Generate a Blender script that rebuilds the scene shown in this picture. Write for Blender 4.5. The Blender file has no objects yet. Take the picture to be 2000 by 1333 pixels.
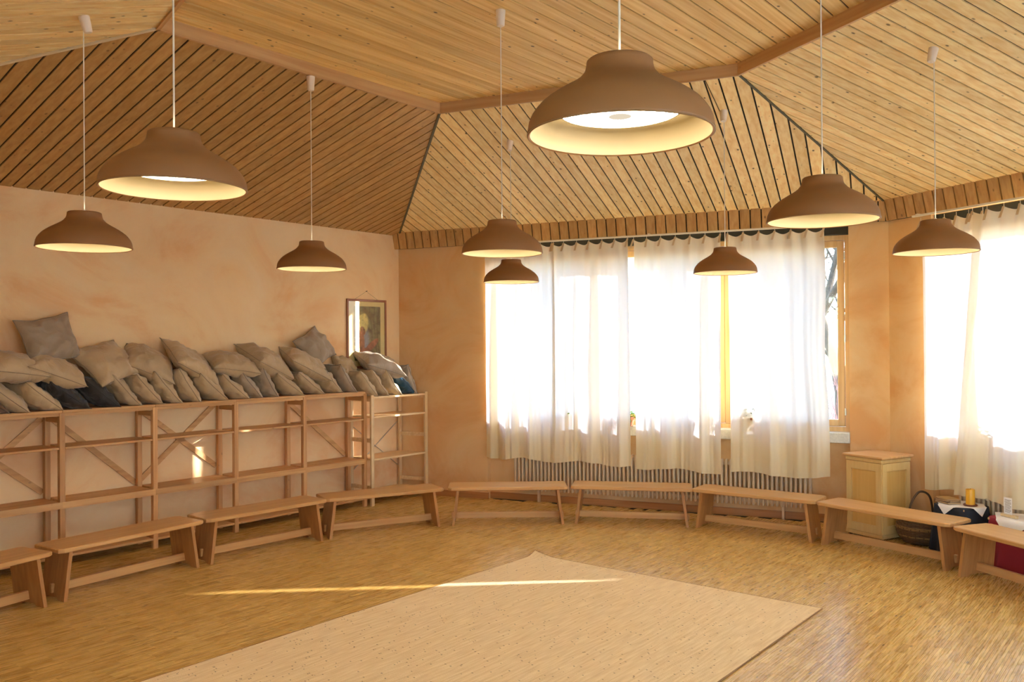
import bpy, math, random
from mathutils import Vector, Matrix, noise

sin, cos, pi, R = math.sin, math.cos, math.pi, math.radians
scene = bpy.context.scene
col = scene.collection

# ------------------------------------------------------------------ camera
FPX, PITCH, ROLL, CAMZ = 1666.0, 0.0036, -0.0072, 1.8
def _ray(u, v):
    x = (u - 1000) / FPX; y = (v - 666.5) / FPX
    cr, sr = cos(ROLL), sin(ROLL)
    x, y = x * cr + y * sr, -x * sr + y * cr
    cp, sp = cos(PITCH), sin(PITCH)
    return Vector((x, cp + y * sp, sp - y * cp))
cd = bpy.data.cameras.new('camera'); cam = bpy.data.objects.new('camera', cd); col.objects.link(cam)
fw = _ray(1000, 666.5); rt = (_ray(1000 + FPX, 666.5) - fw).normalized(); fw.normalize(); up = rt.cross(fw)
cam.matrix_world = Matrix(((rt.x, up.x, -fw.x, 0), (rt.y, up.y, -fw.y, 0), (rt.z, up.z, -fw.z, CAMZ), (0, 0, 0, 1)))
cd.sensor_width = 36; cd.sensor_fit = 'HORIZONTAL'; cd.lens = 36 * FPX / 2000; cd.clip_start = 0.05; cd.clip_end = 300
scene.camera = cam

# ------------------------------------------------------------------ world, sun, exposure
SUN_HEAD, SUN_EL = 85.5, 17.0
SUN_STRENGTH, SKY_STRENGTH, LAMP_EMIT = 8.0, 1.25, 11.0
w = bpy.data.worlds.new('sky'); scene.world = w; w.use_nodes = True
nt = w.node_tree; nt.nodes.clear()
wo = nt.nodes.new('ShaderNodeOutputWorld'); bg = nt.nodes.new('ShaderNodeBackground'); sk = nt.nodes.new('ShaderNodeTexSky')
sk.sky_type = 'NISHITA'; sk.sun_disc = False; sk.sun_elevation = R(SUN_EL); sk.sun_rotation = R(SUN_HEAD)
sk.air_density = 1.0; sk.dust_density = 0.25; sk.ozone_density = 2.5
bg.inputs['Strength'].default_value = SKY_STRENGTH
nt.links.new(sk.outputs[0], bg.inputs[0]); nt.links.new(bg.outputs[0], wo.inputs[0])
sl = bpy.data.lights.new('sun', 'SUN'); so = bpy.data.objects.new('sun', sl); col.objects.link(so)
sl.energy = SUN_STRENGTH; sl.angle = R(0.6); sl.color = (1.0, 0.97, 0.93)
sd = Vector((sin(R(SUN_HEAD)) * cos(R(SUN_EL)), cos(R(SUN_HEAD)) * cos(R(SUN_EL)), sin(R(SUN_EL))))
so.rotation_euler = (-sd).to_track_quat('-Z', 'Y').to_euler(); so.location = sd * 30
vs = scene.view_settings
vs.view_transform = 'Standard'; vs.look = 'None'; vs.gamma = 1.0; vs.use_curve_mapping = False; vs.exposure = 1.08
scene.cycles.use_denoising = True
scene.cycles.max_bounces = 8; scene.cycles.diffuse_bounces = 6; scene.cycles.glossy_bounces = 3; scene.cycles.transparent_max_bounces = 10
scene.cycles.use_adaptive_sampling = True; scene.cycles.adaptive_threshold = 0.15; scene.cycles.adaptive_min_samples = 16
scene.cycles.sample_clamp_indirect = 12.0

# ------------------------------------------------------------------ materials
MATS = {}
def newmat(name):
    m = bpy.data.materials.new(name); m.use_nodes = True
    n = m.node_tree.nodes; b = n['Principled BSDF']; MATS[name] = m
    return m, m.node_tree, b
def srgb(r, g, b):
    f = lambda c: (c / 255 / 12.92) if c <= 10 else ((c / 255 + 0.055) / 1.055) ** 2.4
    return (f(r), f(g), f(b), 1)
def plain(name, c, rough=0.6, bump=0.0, bscale=60, var=0.0, vscale=8, sheen=0.0, spec=0.5, metal=0.0):
    m, t, b = newmat(name); N = t.nodes.new; L = t.links.new
    b.inputs['Base Color'].default_value = c; b.inputs['Roughness'].default_value = rough
    b.inputs['Specular IOR Level'].default_value = spec; b.inputs['Metallic'].default_value = metal
    b.inputs['Sheen Weight'].default_value = sheen
    tc = N('ShaderNodeTexCoord')
    if var:
        nz = N('ShaderNodeTexNoise'); nz.inputs['Scale'].default_value = vscale; nz.inputs['Detail'].default_value = 4
        L(tc.outputs['Object'], nz.inputs['Vector'])
        mp = N('ShaderNodeMapRange'); mp.inputs[1].default_value = 0.3; mp.inputs[2].default_value = 0.7
        mp.inputs[3].default_value = 1 - var; mp.inputs[4].default_value = 1 + var; L(nz.outputs[0], mp.inputs[0])
        hs = N('ShaderNodeHueSaturation'); hs.inputs['Color'].default_value = c; L(mp.outputs[0], hs.inputs['Value']); L(hs.outputs[0], b.inputs['Base Color'])
    if bump:
        nb = N('ShaderNodeTexNoise'); nb.inputs['Scale'].default_value = bscale; nb.inputs['Detail'].default_value = 3
        L(tc.outputs['Object'], nb.inputs['Vector'])
        bp = N('ShaderNodeBump'); bp.inputs['Strength'].default_value = bump; bp.inputs['Distance'].default_value = 0.01
        L(nb.outputs[0], bp.inputs['Height']); L(bp.outputs[0], b.inputs['Normal'])
    return m
def wood(name, light, dark, axis='X', knots=0.0, rough=0.5, grain=1.0, vary=0.12, spec=0.4, knotcol=(0.10, 0.045, 0.018, 1)):
    m, t, b = newmat(name); N = t.nodes.new; L = t.links.new
    b.inputs['Roughness'].default_value = rough; b.inputs['Specular IOR Level'].default_value = spec
    tc = N('ShaderNodeTexCoord'); oi = N('ShaderNodeObjectInfo')
    off = N('ShaderNodeVectorMath'); off.operation = 'MULTIPLY_ADD'
    L(oi.outputs['Random'], off.inputs[0]); off.inputs[1].default_value = (17.3, 31.7, 11.9); L(tc.outputs['Object'], off.inputs[2])
    sc = N('ShaderNodeVectorMath'); sc.operation = 'MULTIPLY'
    k = [14, 14, 14]; k['XYZ'.index(axis)] = 0.55
    sc.inputs[1].default_value = k; L(off.outputs[0], sc.inputs[0])
    nz = N('ShaderNodeTexNoise'); nz.inputs['Scale'].default_value = 2.2 * grain; nz.inputs['Detail'].default_value = 5; nz.inputs['Distortion'].default_value = 0.35
    L(sc.outputs[0], nz.inputs['Vector'])
    rp = N('ShaderNodeValToRGB'); rp.color_ramp.elements[0].position = 0.32; rp.color_ramp.elements[1].position = 0.66
    rp.color_ramp.elements[0].color = dark; rp.color_ramp.elements[1].color = light; L(nz.outputs[0], rp.inputs[0])
    mp = N('ShaderNodeMapRange'); mp.inputs[3].default_value = 1 - vary; mp.inputs[4].default_value = 1 + vary; L(oi.outputs['Random'], mp.inputs[0])
    hs = N('ShaderNodeHueSaturation'); L(rp.outputs[0], hs.inputs['Color']); L(mp.outputs[0], hs.inputs['Value'])
    out = hs.outputs[0]
    if knots:
        ks = N('ShaderNodeVectorMath'); ks.operation = 'MULTIPLY'
        kk = [1, 1, 1]; kk['XYZ'.index(axis)] = 0.6; ks.inputs[1].default_value = kk; L(off.outputs[0], ks.inputs[0])
        vo = N('ShaderNodeTexVoronoi'); vo.inputs['Scale'].default_value = 15.0; L(ks.outputs[0], vo.inputs['Vector'])
        sep = N('ShaderNodeSeparateColor'); L(vo.outputs['Color'], sep.inputs[0])
        th = N('ShaderNodeMath'); th.operation = 'MULTIPLY'; L(sep.outputs[0], th.inputs[0]); th.inputs[1].default_value = 0.16
        sb = N('ShaderNodeMath'); sb.operation = 'SUBTRACT'; L(th.outputs[0], sb.inputs[0]); L(vo.outputs['Distance'], sb.inputs[1])
        mr = N('ShaderNodeMapRange'); mr.inputs[1].default_value = -0.03; mr.inputs[2].default_value = 0.05; mr.inputs[4].default_value = knots; L(sb.outputs[0], mr.inputs[0])
        mx = N('ShaderNodeMix'); mx.data_type = 'RGBA'; L(mr.outputs[0], mx.inputs[0]); L(out, mx.inputs[6]); mx.inputs[7].default_value = knotcol
        out = mx.outputs[2]
    L(out, b.inputs['Base Color'])
    bp = N('ShaderNodeBump'); bp.inputs['Strength'].default_value = 0.08; bp.inputs['Distance'].default_value = 0.004
    L(nz.outputs[0], bp.inputs['Height']); L(bp.outputs[0], b.inputs['Normal'])
    return m

def plaster(name, c1, c2, c3):
    m, t, b = newmat(name); N = t.nodes.new; L = t.links.new
    tc = N('ShaderNodeTexCoord')
    n1 = N('ShaderNodeTexNoise'); n1.inputs['Scale'].default_value = 1.1; n1.inputs['Detail'].default_value = 6; n1.inputs['Roughness'].default_value = 0.62; n1.inputs['Distortion'].default_value = 0.9
    L(tc.outputs['Object'], n1.inputs['Vector'])
    rp = N('ShaderNodeValToRGB'); e = rp.color_ramp.elements; e[0].position = 0.36; e[0].color = c1; e[1].position = 0.68; e[1].color = c3
    x = e.new(0.50); x.color = c2; L(n1.outputs[0], rp.inputs[0]); L(rp.outputs[0], b.inputs['Base Color'])
    n2 = N('ShaderNodeTexNoise'); n2.inputs['Scale'].default_value = 140; n2.inputs['Detail'].default_value = 3; L(tc.outputs['Object'], n2.inputs['Vector'])
    bp = N('ShaderNodeBump'); bp.inputs['Strength'].default_value = 0.22; bp.inputs['Distance'].default_value = 0.004
    L(n2.outputs[0], bp.inputs['Height']); L(bp.outputs[0], b.inputs['Normal'])
    b.inputs['Roughness'].default_value = 0.85; b.inputs['Specular IOR Level'].default_value = 0.2
    return m
plaster('plaster', srgb(232, 184, 134), srgb(238, 204, 156), srgb(240, 212, 168))
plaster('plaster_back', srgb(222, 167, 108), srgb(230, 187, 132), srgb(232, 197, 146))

PL_L, PL_D = srgb(248, 222, 160), srgb(234, 194, 124)
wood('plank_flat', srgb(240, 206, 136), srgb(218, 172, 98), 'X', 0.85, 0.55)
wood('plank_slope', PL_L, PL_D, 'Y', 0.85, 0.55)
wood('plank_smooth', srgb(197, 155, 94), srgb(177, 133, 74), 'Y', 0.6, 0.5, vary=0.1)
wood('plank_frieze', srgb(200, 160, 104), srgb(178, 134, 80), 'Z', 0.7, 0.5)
plain('groove', srgb(44, 38, 27), 0.9)
wood('beam', srgb(204, 162, 110), srgb(188, 142, 90), 'X', 0.2, 0.5)
plain('hip_strip', srgb(96, 88, 66), 0.7)
plain('hip_white', srgb(222, 204, 170), 0.6)
wood('base_wood', srgb(196, 138, 86), srgb(172, 112, 62), 'X', 0, 0.45)
wood('bench_x', srgb(210, 164, 106), srgb(194, 144, 86), 'X', 0, 0.32, vary=0.05, spec=0.45)
wood('bench_z', srgb(192, 140, 84), srgb(170, 118, 66), 'Z', 0, 0.35, vary=0.05)
wood('shelf_x', srgb(214, 168, 112), srgb(190, 140, 86), 'X', 0.35, 0.5)
wood('shelf_y', srgb(206, 158, 104), srgb(186, 134, 80), 'Y', 0.2, 0.5)
wood('shelf_z', srgb(214, 166, 112), srgb(190, 138, 86), 'Z', 0.35, 0.5)
wood('pine_x', srgb(236, 206, 156), srgb(222, 186, 132), 'X', 0.3, 0.5)
wood('pine_z', srgb(236, 208, 160), srgb(222, 186, 134), 'Z', 0.3, 0.5)
wood('window_wood', srgb(214, 176, 126), srgb(198, 156, 104), 'Z', 0, 0.4)
wood('cabinet_wood', srgb(222, 188, 124), srgb(216, 180, 114), 'Z', 0, 0.42, vary=0.04)
wood('cabinet_panel', srgb(220, 176, 100), srgb(212, 166, 90), 'Z', 0, 0.42, vary=0.04)
wood('cabinet_top', srgb(228, 182, 122), srgb(212, 160, 98), 'X', 0, 0.42, vary=0.04)
plain('stone_sill', srgb(216, 206, 186), 0.5, var=0.08, vscale=60)
plain('dark_box', srgb(52, 50, 42), 0.8)
plain('white_metal', srgb(230, 226, 216), 0.4)
plain('rail_white', srgb(238, 232, 216), 0.4)
plain('steel', srgb(190, 190, 188), 0.3, metal=1.0)
plain('radiator', srgb(216, 190, 156), 0.4)
plain('shade_out', srgb(146, 102, 62), 0.55, spec=0.3)
plain('shade_in', srgb(170, 154, 118), 0.6)
plain('cord', srgb(236, 226, 206), 0.5)
plain('rose', srgb(236, 218, 196), 0.45)
plain('cloth_navy', srgb(40, 42, 50), 0.9, bump=0.2, bscale=220)
plain('cloth_red', srgb(150, 32, 40), 0.85, bump=0.2, bscale=220)
plain('cloth_white', srgb(240, 232, 220), 0.85, bump=0.2, bscale=160)
plain('tab_cloth', srgb(206, 180, 142), 0.8)
plain('candle', srgb(240, 176, 42), 0.4)
plain('candle_base', srgb(120, 62, 36), 0.4)
plain('paper', srgb(244, 240, 232), 0.8)
plain('page_edges', srgb(196, 164, 118), 0.8)
plain('print_ink', srgb(120, 110, 104), 0.8)
plain('book_a', srgb(120, 84, 58), 0.5); plain('book_b', srgb(176, 132, 66), 0.5); plain('book_c', srgb(84, 52, 44), 0.5)
plain('wicker_d', srgb(104, 76, 46), 0.7); plain('wicker_l', srgb(150, 114, 70), 0.7); plain('wicker_m', srgb(82, 58, 36), 0.7)
plain('frame_wood', srgb(150, 92, 58), 0.4)
plain('mat_board', srgb(226, 206, 142), 0.8)
plain('nail', srgb(60, 50, 40), 0.4)
plain('terracotta', srgb(178, 108, 72), 0.8)
plain('bark', srgb(82, 68, 54), 0.9, bump=0.5, bscale=20, var=0.2)
plain('twig', srgb(150, 108, 104), 0.8)
plain('grass', srgb(128, 130, 112), 0.95, var=0.2, vscale=3)
plain('knob_dark', srgb(60, 50, 40), 0.4)

def fabric(name, c, rough=0.55):
    m, t, b = newmat(name); N = t.nodes.new; L = t.links.new
    b.inputs['Base Color'].default_value = c; b.inputs['Roughness'].default_value = rough
    b.inputs['Sheen Weight'].default_value = 0.25; b.inputs['Specular IOR Level'].default_value = 0.45
    tc = N('ShaderNodeTexCoord'); oi = N('ShaderNodeObjectInfo')
    ad = N('ShaderNodeVectorMath'); ad.operation = 'ADD'; L(tc.outputs['Object'], ad.inputs[0]); L(oi.outputs['Random'], ad.inputs[1])
    nz = N('ShaderNodeTexNoise'); nz.inputs['Scale'].default_value = 7; nz.inputs['Detail'].default_value = 2; nz.inputs['Distortion'].default_value = 1.6
    L(ad.outputs[0], nz.inputs['Vector'])
    bp = N('ShaderNodeBump'); bp.inputs['Strength'].default_value = 0.5; bp.inputs['Distance'].default_value = 0.03
    L(nz.outputs[0], bp.inputs['Height']); L(bp.outputs[0], b.inputs['Normal'])
    mp = N('ShaderNodeMapRange'); mp.inputs[3].default_value = 0.92; mp.inputs[4].default_value = 1.06; L(oi.outputs['Random'], mp.inputs[0])
    hs = N('ShaderNodeHueSaturation'); hs.inputs['Color'].default_value = c; L(mp.outputs[0], hs.inputs['Value']); L(hs.outputs[0], b.inputs['Base Color'])
fabric('cush_tan', srgb(188, 164, 128)); fabric('cush_grey', srgb(164, 146, 124)); fabric('cush_black', srgb(40, 38, 40))
fabric('cush_blue', srgb(34, 78, 104), 0.3); fabric('cush_brown', srgb(110, 84, 66)); fabric('cush_tan_seam', srgb(150, 130, 100)); fabric('cush_grey_seam', srgb(128, 116, 100)); fabric('cush_black_seam', srgb(26, 25, 26)); fabric('cush_blue_seam', srgb(22, 54, 76)); fabric('cush_brown_seam', srgb(84, 64, 50))

def curtain_mat(name, fac):
    m = bpy.data.materials.new(name); m.use_nodes = True; MATS[name] = m
    t = m.node_tree; t.nodes.clear(); N = t.nodes.new; L = t.links.new
    o = N('ShaderNodeOutputMaterial'); mx = N('ShaderNodeMixShader'); d = N('ShaderNodeBsdfDiffuse'); tr = N('ShaderNodeBsdfTranslucent')
    d.inputs['Color'].default_value = srgb(246, 226, 182); tr.inputs['Color'].default_value = srgb(226, 232, 240)
    mx.inputs[0].default_value = fac
    tc = N('ShaderNodeTexCoord'); nz = N('ShaderNodeTexNoise'); nz.inputs['Scale'].default_value = 300; L(tc.outputs['Object'], nz.inputs['Vector'])
    bp = N('ShaderNodeBump'); bp.inputs['Strength'].default_value = 0.06; bp.inputs['Distance'].default_value = 0.002; L(nz.outputs[0], bp.inputs['Height']); L(bp.outputs[0], d.inputs['Normal'])
    L(d.outputs[0], mx.inputs[1]); L(tr.outputs[0], mx.inputs[2]); L(mx.outputs[0], o.inputs[0])
curtain_mat('curtain_cloth', 0.25); curtain_mat('fill_voile', 0.88)  # the voile is for the added rear curtains, thin to pass extra light
def glass_mat(name, gloss=0.06, tint=(1, 1, 1, 1)):
    m = bpy.data.materials.new(name); m.use_nodes = True; MATS[name] = m
    t = m.node_tree; t.nodes.clear(); N = t.nodes.new; L = t.links.new
    o = N('ShaderNodeOutputMaterial'); mx = N('ShaderNodeMixShader'); a = N('ShaderNodeBsdfTransparent'); g = N('ShaderNodeBsdfGlossy')
    a.inputs[0].default_value = tint; g.inputs['Roughness'].default_value = 0.03; mx.inputs[0].default_value = gloss
    L(a.outputs[0], mx.inputs[1]); L(g.outputs[0], mx.inputs[2]); L(mx.outputs[0], o.inputs[0])
glass_mat('glass'); glass_mat('picture_glass', 0.09)
def leaf_mat(name, c):
    m = bpy.data.materials.new(name); m.use_nodes = True; MATS[name] = m
    t = m.node_tree; t.nodes.clear(); N = t.nodes.new; L = t.links.new
    o = N('ShaderNodeOutputMaterial'); mx = N('ShaderNodeMixShader'); a = N('ShaderNodeBsdfDiffuse'); g = N('ShaderNodeBsdfTranslucent')
    a.inputs[0].default_value = c; g.inputs[0].default_value = (c[0] * 1.4, c[1] * 1.4, c[2], 1); mx.inputs[0].default_value = 0.4
    L(a.outputs[0], mx.inputs[1]); L(g.outputs[0], mx.inputs[2]); L(mx.outputs[0], o.inputs[0])
leaf_mat('leaf', srgb(112, 140, 52)); leaf_mat('leaf_dark', srgb(78, 104, 48))
def lamp_mat():
    m = bpy.data.materials.new('lamp_light'); m.use_nodes = True; MATS['lamp_light'] = m
    t = m.node_tree; t.nodes.clear(); N = t.nodes.new; L = t.links.new
    o = N('ShaderNodeOutputMaterial'); e = N('ShaderNodeEmission'); at = N('ShaderNodeAttribute'); at.attribute_name = 'glow'
    mp = N('ShaderNodeMapRange'); mp.inputs[3].default_value = 0.035 * LAMP_EMIT; mp.inputs[4].default_value = 2.6 * LAMP_EMIT
    L(at.outputs['Fac'], mp.inputs[0]); L(mp.outputs[0], e.inputs['Strength'])
    e.inputs['Color'].default_value = (1.0, 0.85, 0.64, 1); L(e.outputs[0], o.inputs[0])
lamp_mat()
def parquet_mat(name, use_attr):
    m, t, b = newmat(name); N = t.nodes.new; L = t.links.new
    tc = N('ShaderNodeTexCoord'); geo = N('ShaderNodeNewGeometry')
    if use_attr:
        at = N('ShaderNodeAttribute'); at.attribute_name = 'tint'; rnd = at.outputs['Fac']
    else:
        oi = N('ShaderNodeObjectInfo'); rnd = oi.outputs['Random']
    rp = N('ShaderNodeValToRGB'); e = rp.color_ramp.elements
    e[0].position = 0.0; e[0].color = srgb(184, 143, 70); e[1].position = 1.0; e[1].color = srgb(222, 186, 108)
    x = e.new(0.45); x.color = srgb(206, 165, 90); L(rnd, rp.inputs[0])
    # world-aligned grain along the strips
    mpg = N('ShaderNodeMapping'); mpg.vector_type = 'POINT'; mpg.inputs['Rotation'].default_value = (0, 0, -R(90 - 38.95)); L(geo.outputs['Position'], mpg.inputs['Vector'])
    sc = N('ShaderNodeVectorMath'); sc.operation = 'MULTIPLY'; sc.inputs[1].default_value = (3, 60, 1); L(mpg.outputs[0], sc.inputs[0])
    nz = N('ShaderNodeTexNoise'); nz.inputs['Scale'].default_value = 2.0; nz.inputs['Detail'].default_value = 4; L(sc.outputs[0], nz.inputs['Vector'])
    mr = N('ShaderNodeMapRange'); mr.inputs[1].default_value = 0.3; mr.inputs[2].default_value = 0.7; mr.inputs[3].default_value = 0.94; mr.inputs[4].default_value = 1.06; L(nz.outputs[0], mr.inputs[0])
    hs = N('ShaderNodeHueSaturation'); L(rp.outputs[0], hs.inputs['Color']); L(mr.outputs[0], hs.inputs['Value'])
    # scuffs: short dark specks, dense where chairs have worn the lacquer
    s2 = N('ShaderNodeVectorMath'); s2.operation = 'MULTIPLY'; s2.inputs[1].default_value = (13, 42, 1); L(mpg.outputs[0], s2.inputs[0])
    vo = N('ShaderNodeTexVoronoi'); vo.inputs['Scale'].default_value = 1.0; L(s2.outputs[0], vo.inputs['Vector'])
    sep = N('ShaderNodeSeparateColor'); L(vo.outputs['Color'], sep.inputs[0])
    msk = N('ShaderNodeTexNoise'); msk.inputs['Scale'].default_value = 1.5; msk.inputs['Detail'].default_value = 3; L(geo.outputs['Position'], msk.inputs['Vector'])
    ds = N('ShaderNodeVectorMath'); ds.operation = 'DISTANCE'; L(geo.outputs['Position'], ds.inputs[0]); ds.inputs[1].default_value = (2.0, 6.75, 0)
    dm = N('ShaderNodeMapRange'); dm.inputs[1].default_value = 0.2; dm.inputs[2].default_value = 1.9; dm.inputs[3].default_value = 0.66; dm.inputs[4].default_value = 0.03; L(ds.outputs['Value'], dm.inputs[0])
    pr = N('ShaderNodeMath'); pr.operation = 'MULTIPLY'; L(dm.outputs[0], pr.inputs[0]); L(msk.outputs[0], pr.inputs[1])
    lt = N('ShaderNodeMath'); lt.operation = 'LESS_THAN'; L(sep.outputs[0], lt.inputs[0]); L(pr.outputs[0], lt.inputs[1])
    dd = N('ShaderNodeMath'); dd.operation = 'LESS_THAN'; L(vo.outputs['Distance'], dd.inputs[0]); dd.inputs[1].default_value = 0.27
    an = N('ShaderNodeMath'); an.operation = 'MULTIPLY'; L(lt.outputs[0], an.inputs[0]); L(dd.outputs[0], an.inputs[1])
    an2 = N('ShaderNodeMath'); an2.operation = 'MULTIPLY'; L(an.outputs[0], an2.inputs[0]); an2.inputs[1].default_value = 0.7
    mx = N('ShaderNodeMix'); mx.data_type = 'RGBA'; L(an2.outputs[0], mx.inputs[0]); L(hs.outputs[0], mx.inputs[6]); mx.inputs[7].default_value = srgb(66, 48, 34)
    L(mx.outputs[2], b.inputs['Base Color'])
    b.inputs['Roughness'].default_value = 0.30; b.inputs['Specular IOR Level'].default_value = 0.5
    rr = N('ShaderNodeMapRange'); rr.inputs[3].default_value = 0.20; rr.inputs[4].default_value = 0.36; L(nz.outputs[0], rr.inputs[0]); L(rr.outputs[0], b.inputs['Roughness'])
parquet_mat('parquet', True); parquet_mat('parquet_single', False)
def rug_mat():
    m, t, b = newmat('rug_wool'); N = t.nodes.new; L = t.links.new
    tc = N('ShaderNodeTexCoord')
    n0 = N('ShaderNodeTexNoise'); n0.inputs['Scale'].default_value = 1.0; n0.inputs['Detail'].default_value = 4
    s0 = N('ShaderNodeVectorMath'); s0.operation = 'MULTIPLY'; s0.inputs[1].default_value = (60, 5, 1); L(tc.outputs['Object'], s0.inputs[0]); L(s0.outputs[0], n0.inputs['Vector'])
    rp = N('ShaderNodeValToRGB'); e = rp.color_ramp.elements; e[0].position = 0.3; e[0].color = srgb(224, 192, 136); e[1].position = 0.7; e[1].color = srgb(244, 218, 166); L(n0.outputs[0], rp.inputs[0])
    s1 = N('ShaderNodeVectorMath'); s1.operation = 'MULTIPLY'; s1.inputs[1].default_value = (26, 40, 1); L(tc.outputs['Object'], s1.inputs[0])
    vo = N('ShaderNodeTexVoronoi'); vo.inputs['Scale'].default_value = 1; L(s1.outputs[0], vo.inputs['Vector'])
    sep = N('ShaderNodeSeparateColor'); L(vo.outputs['Color'], sep.inputs[0])
    lt = N('ShaderNodeMath'); lt.operation = 'LESS_THAN'; L(sep.outputs[0], lt.inputs[0]); lt.inputs[1].default_value = 0.42
    dd = N('ShaderNodeMath'); dd.operation = 'LESS_THAN'; L(vo.outputs['Distance'], dd.inputs[0]); dd.inputs[1].default_value = 0.17
    an = N('ShaderNodeMath'); an.operation = 'MULTIPLY'; L(lt.outputs[0], an.inputs[0]); L(dd.outputs[0], an.inputs[1])
    an2 = N('ShaderNodeMath'); an2.operation = 'MULTIPLY'; L(an.outputs[0], an2.inputs[0]); an2.inputs[1].default_value = 0.8
    mx = N('ShaderNodeMix'); mx.data_type = 'RGBA'; L(an2.outputs[0], mx.inputs[0]); L(rp.outputs[0], mx.inputs[6])
    hue = N('ShaderNodeMix'); hue.data_type = 'RGBA'; L(sep.outputs[1], hue.inputs[0]); hue.inputs[6].default_value = srgb(74, 54, 40); hue.inputs[7].default_value = srgb(150, 92, 56)
    L(hue.outputs[2], mx.inputs[7]); L(mx.outputs[2], b.inputs['Base Color'])
    n3 = N('ShaderNodeTexNoise'); n3.inputs['Scale'].default_value = 160; L(tc.outputs['Object'], n3.inputs['Vector'])
    bp = N('ShaderNodeBump'); bp.inputs['Strength'].default_value = 0.5; bp.inputs['Distance'].default_value = 0.006; L(n3.outputs[0], bp.inputs['Height']); L(bp.outputs[0], b.inputs['Normal'])
    b.inputs['Roughness'].default_value = 0.95; b.inputs['Specular IOR Level'].default_value = 0.1; b.inputs['Sheen Weight'].default_value = 0.2
rug_mat(); plain('rug_edge', srgb(150, 112, 72), 0.95)
def paint_mat():
    m, t, b = newmat('painting'); at = t.nodes.new('ShaderNodeAttribute'); at.attribute_name = 'paint'
    t.links.new(at.outputs['Color'], b.inputs['Base Color']); b.inputs['Roughness'].default_value = 0.7
paint_mat()

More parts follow.
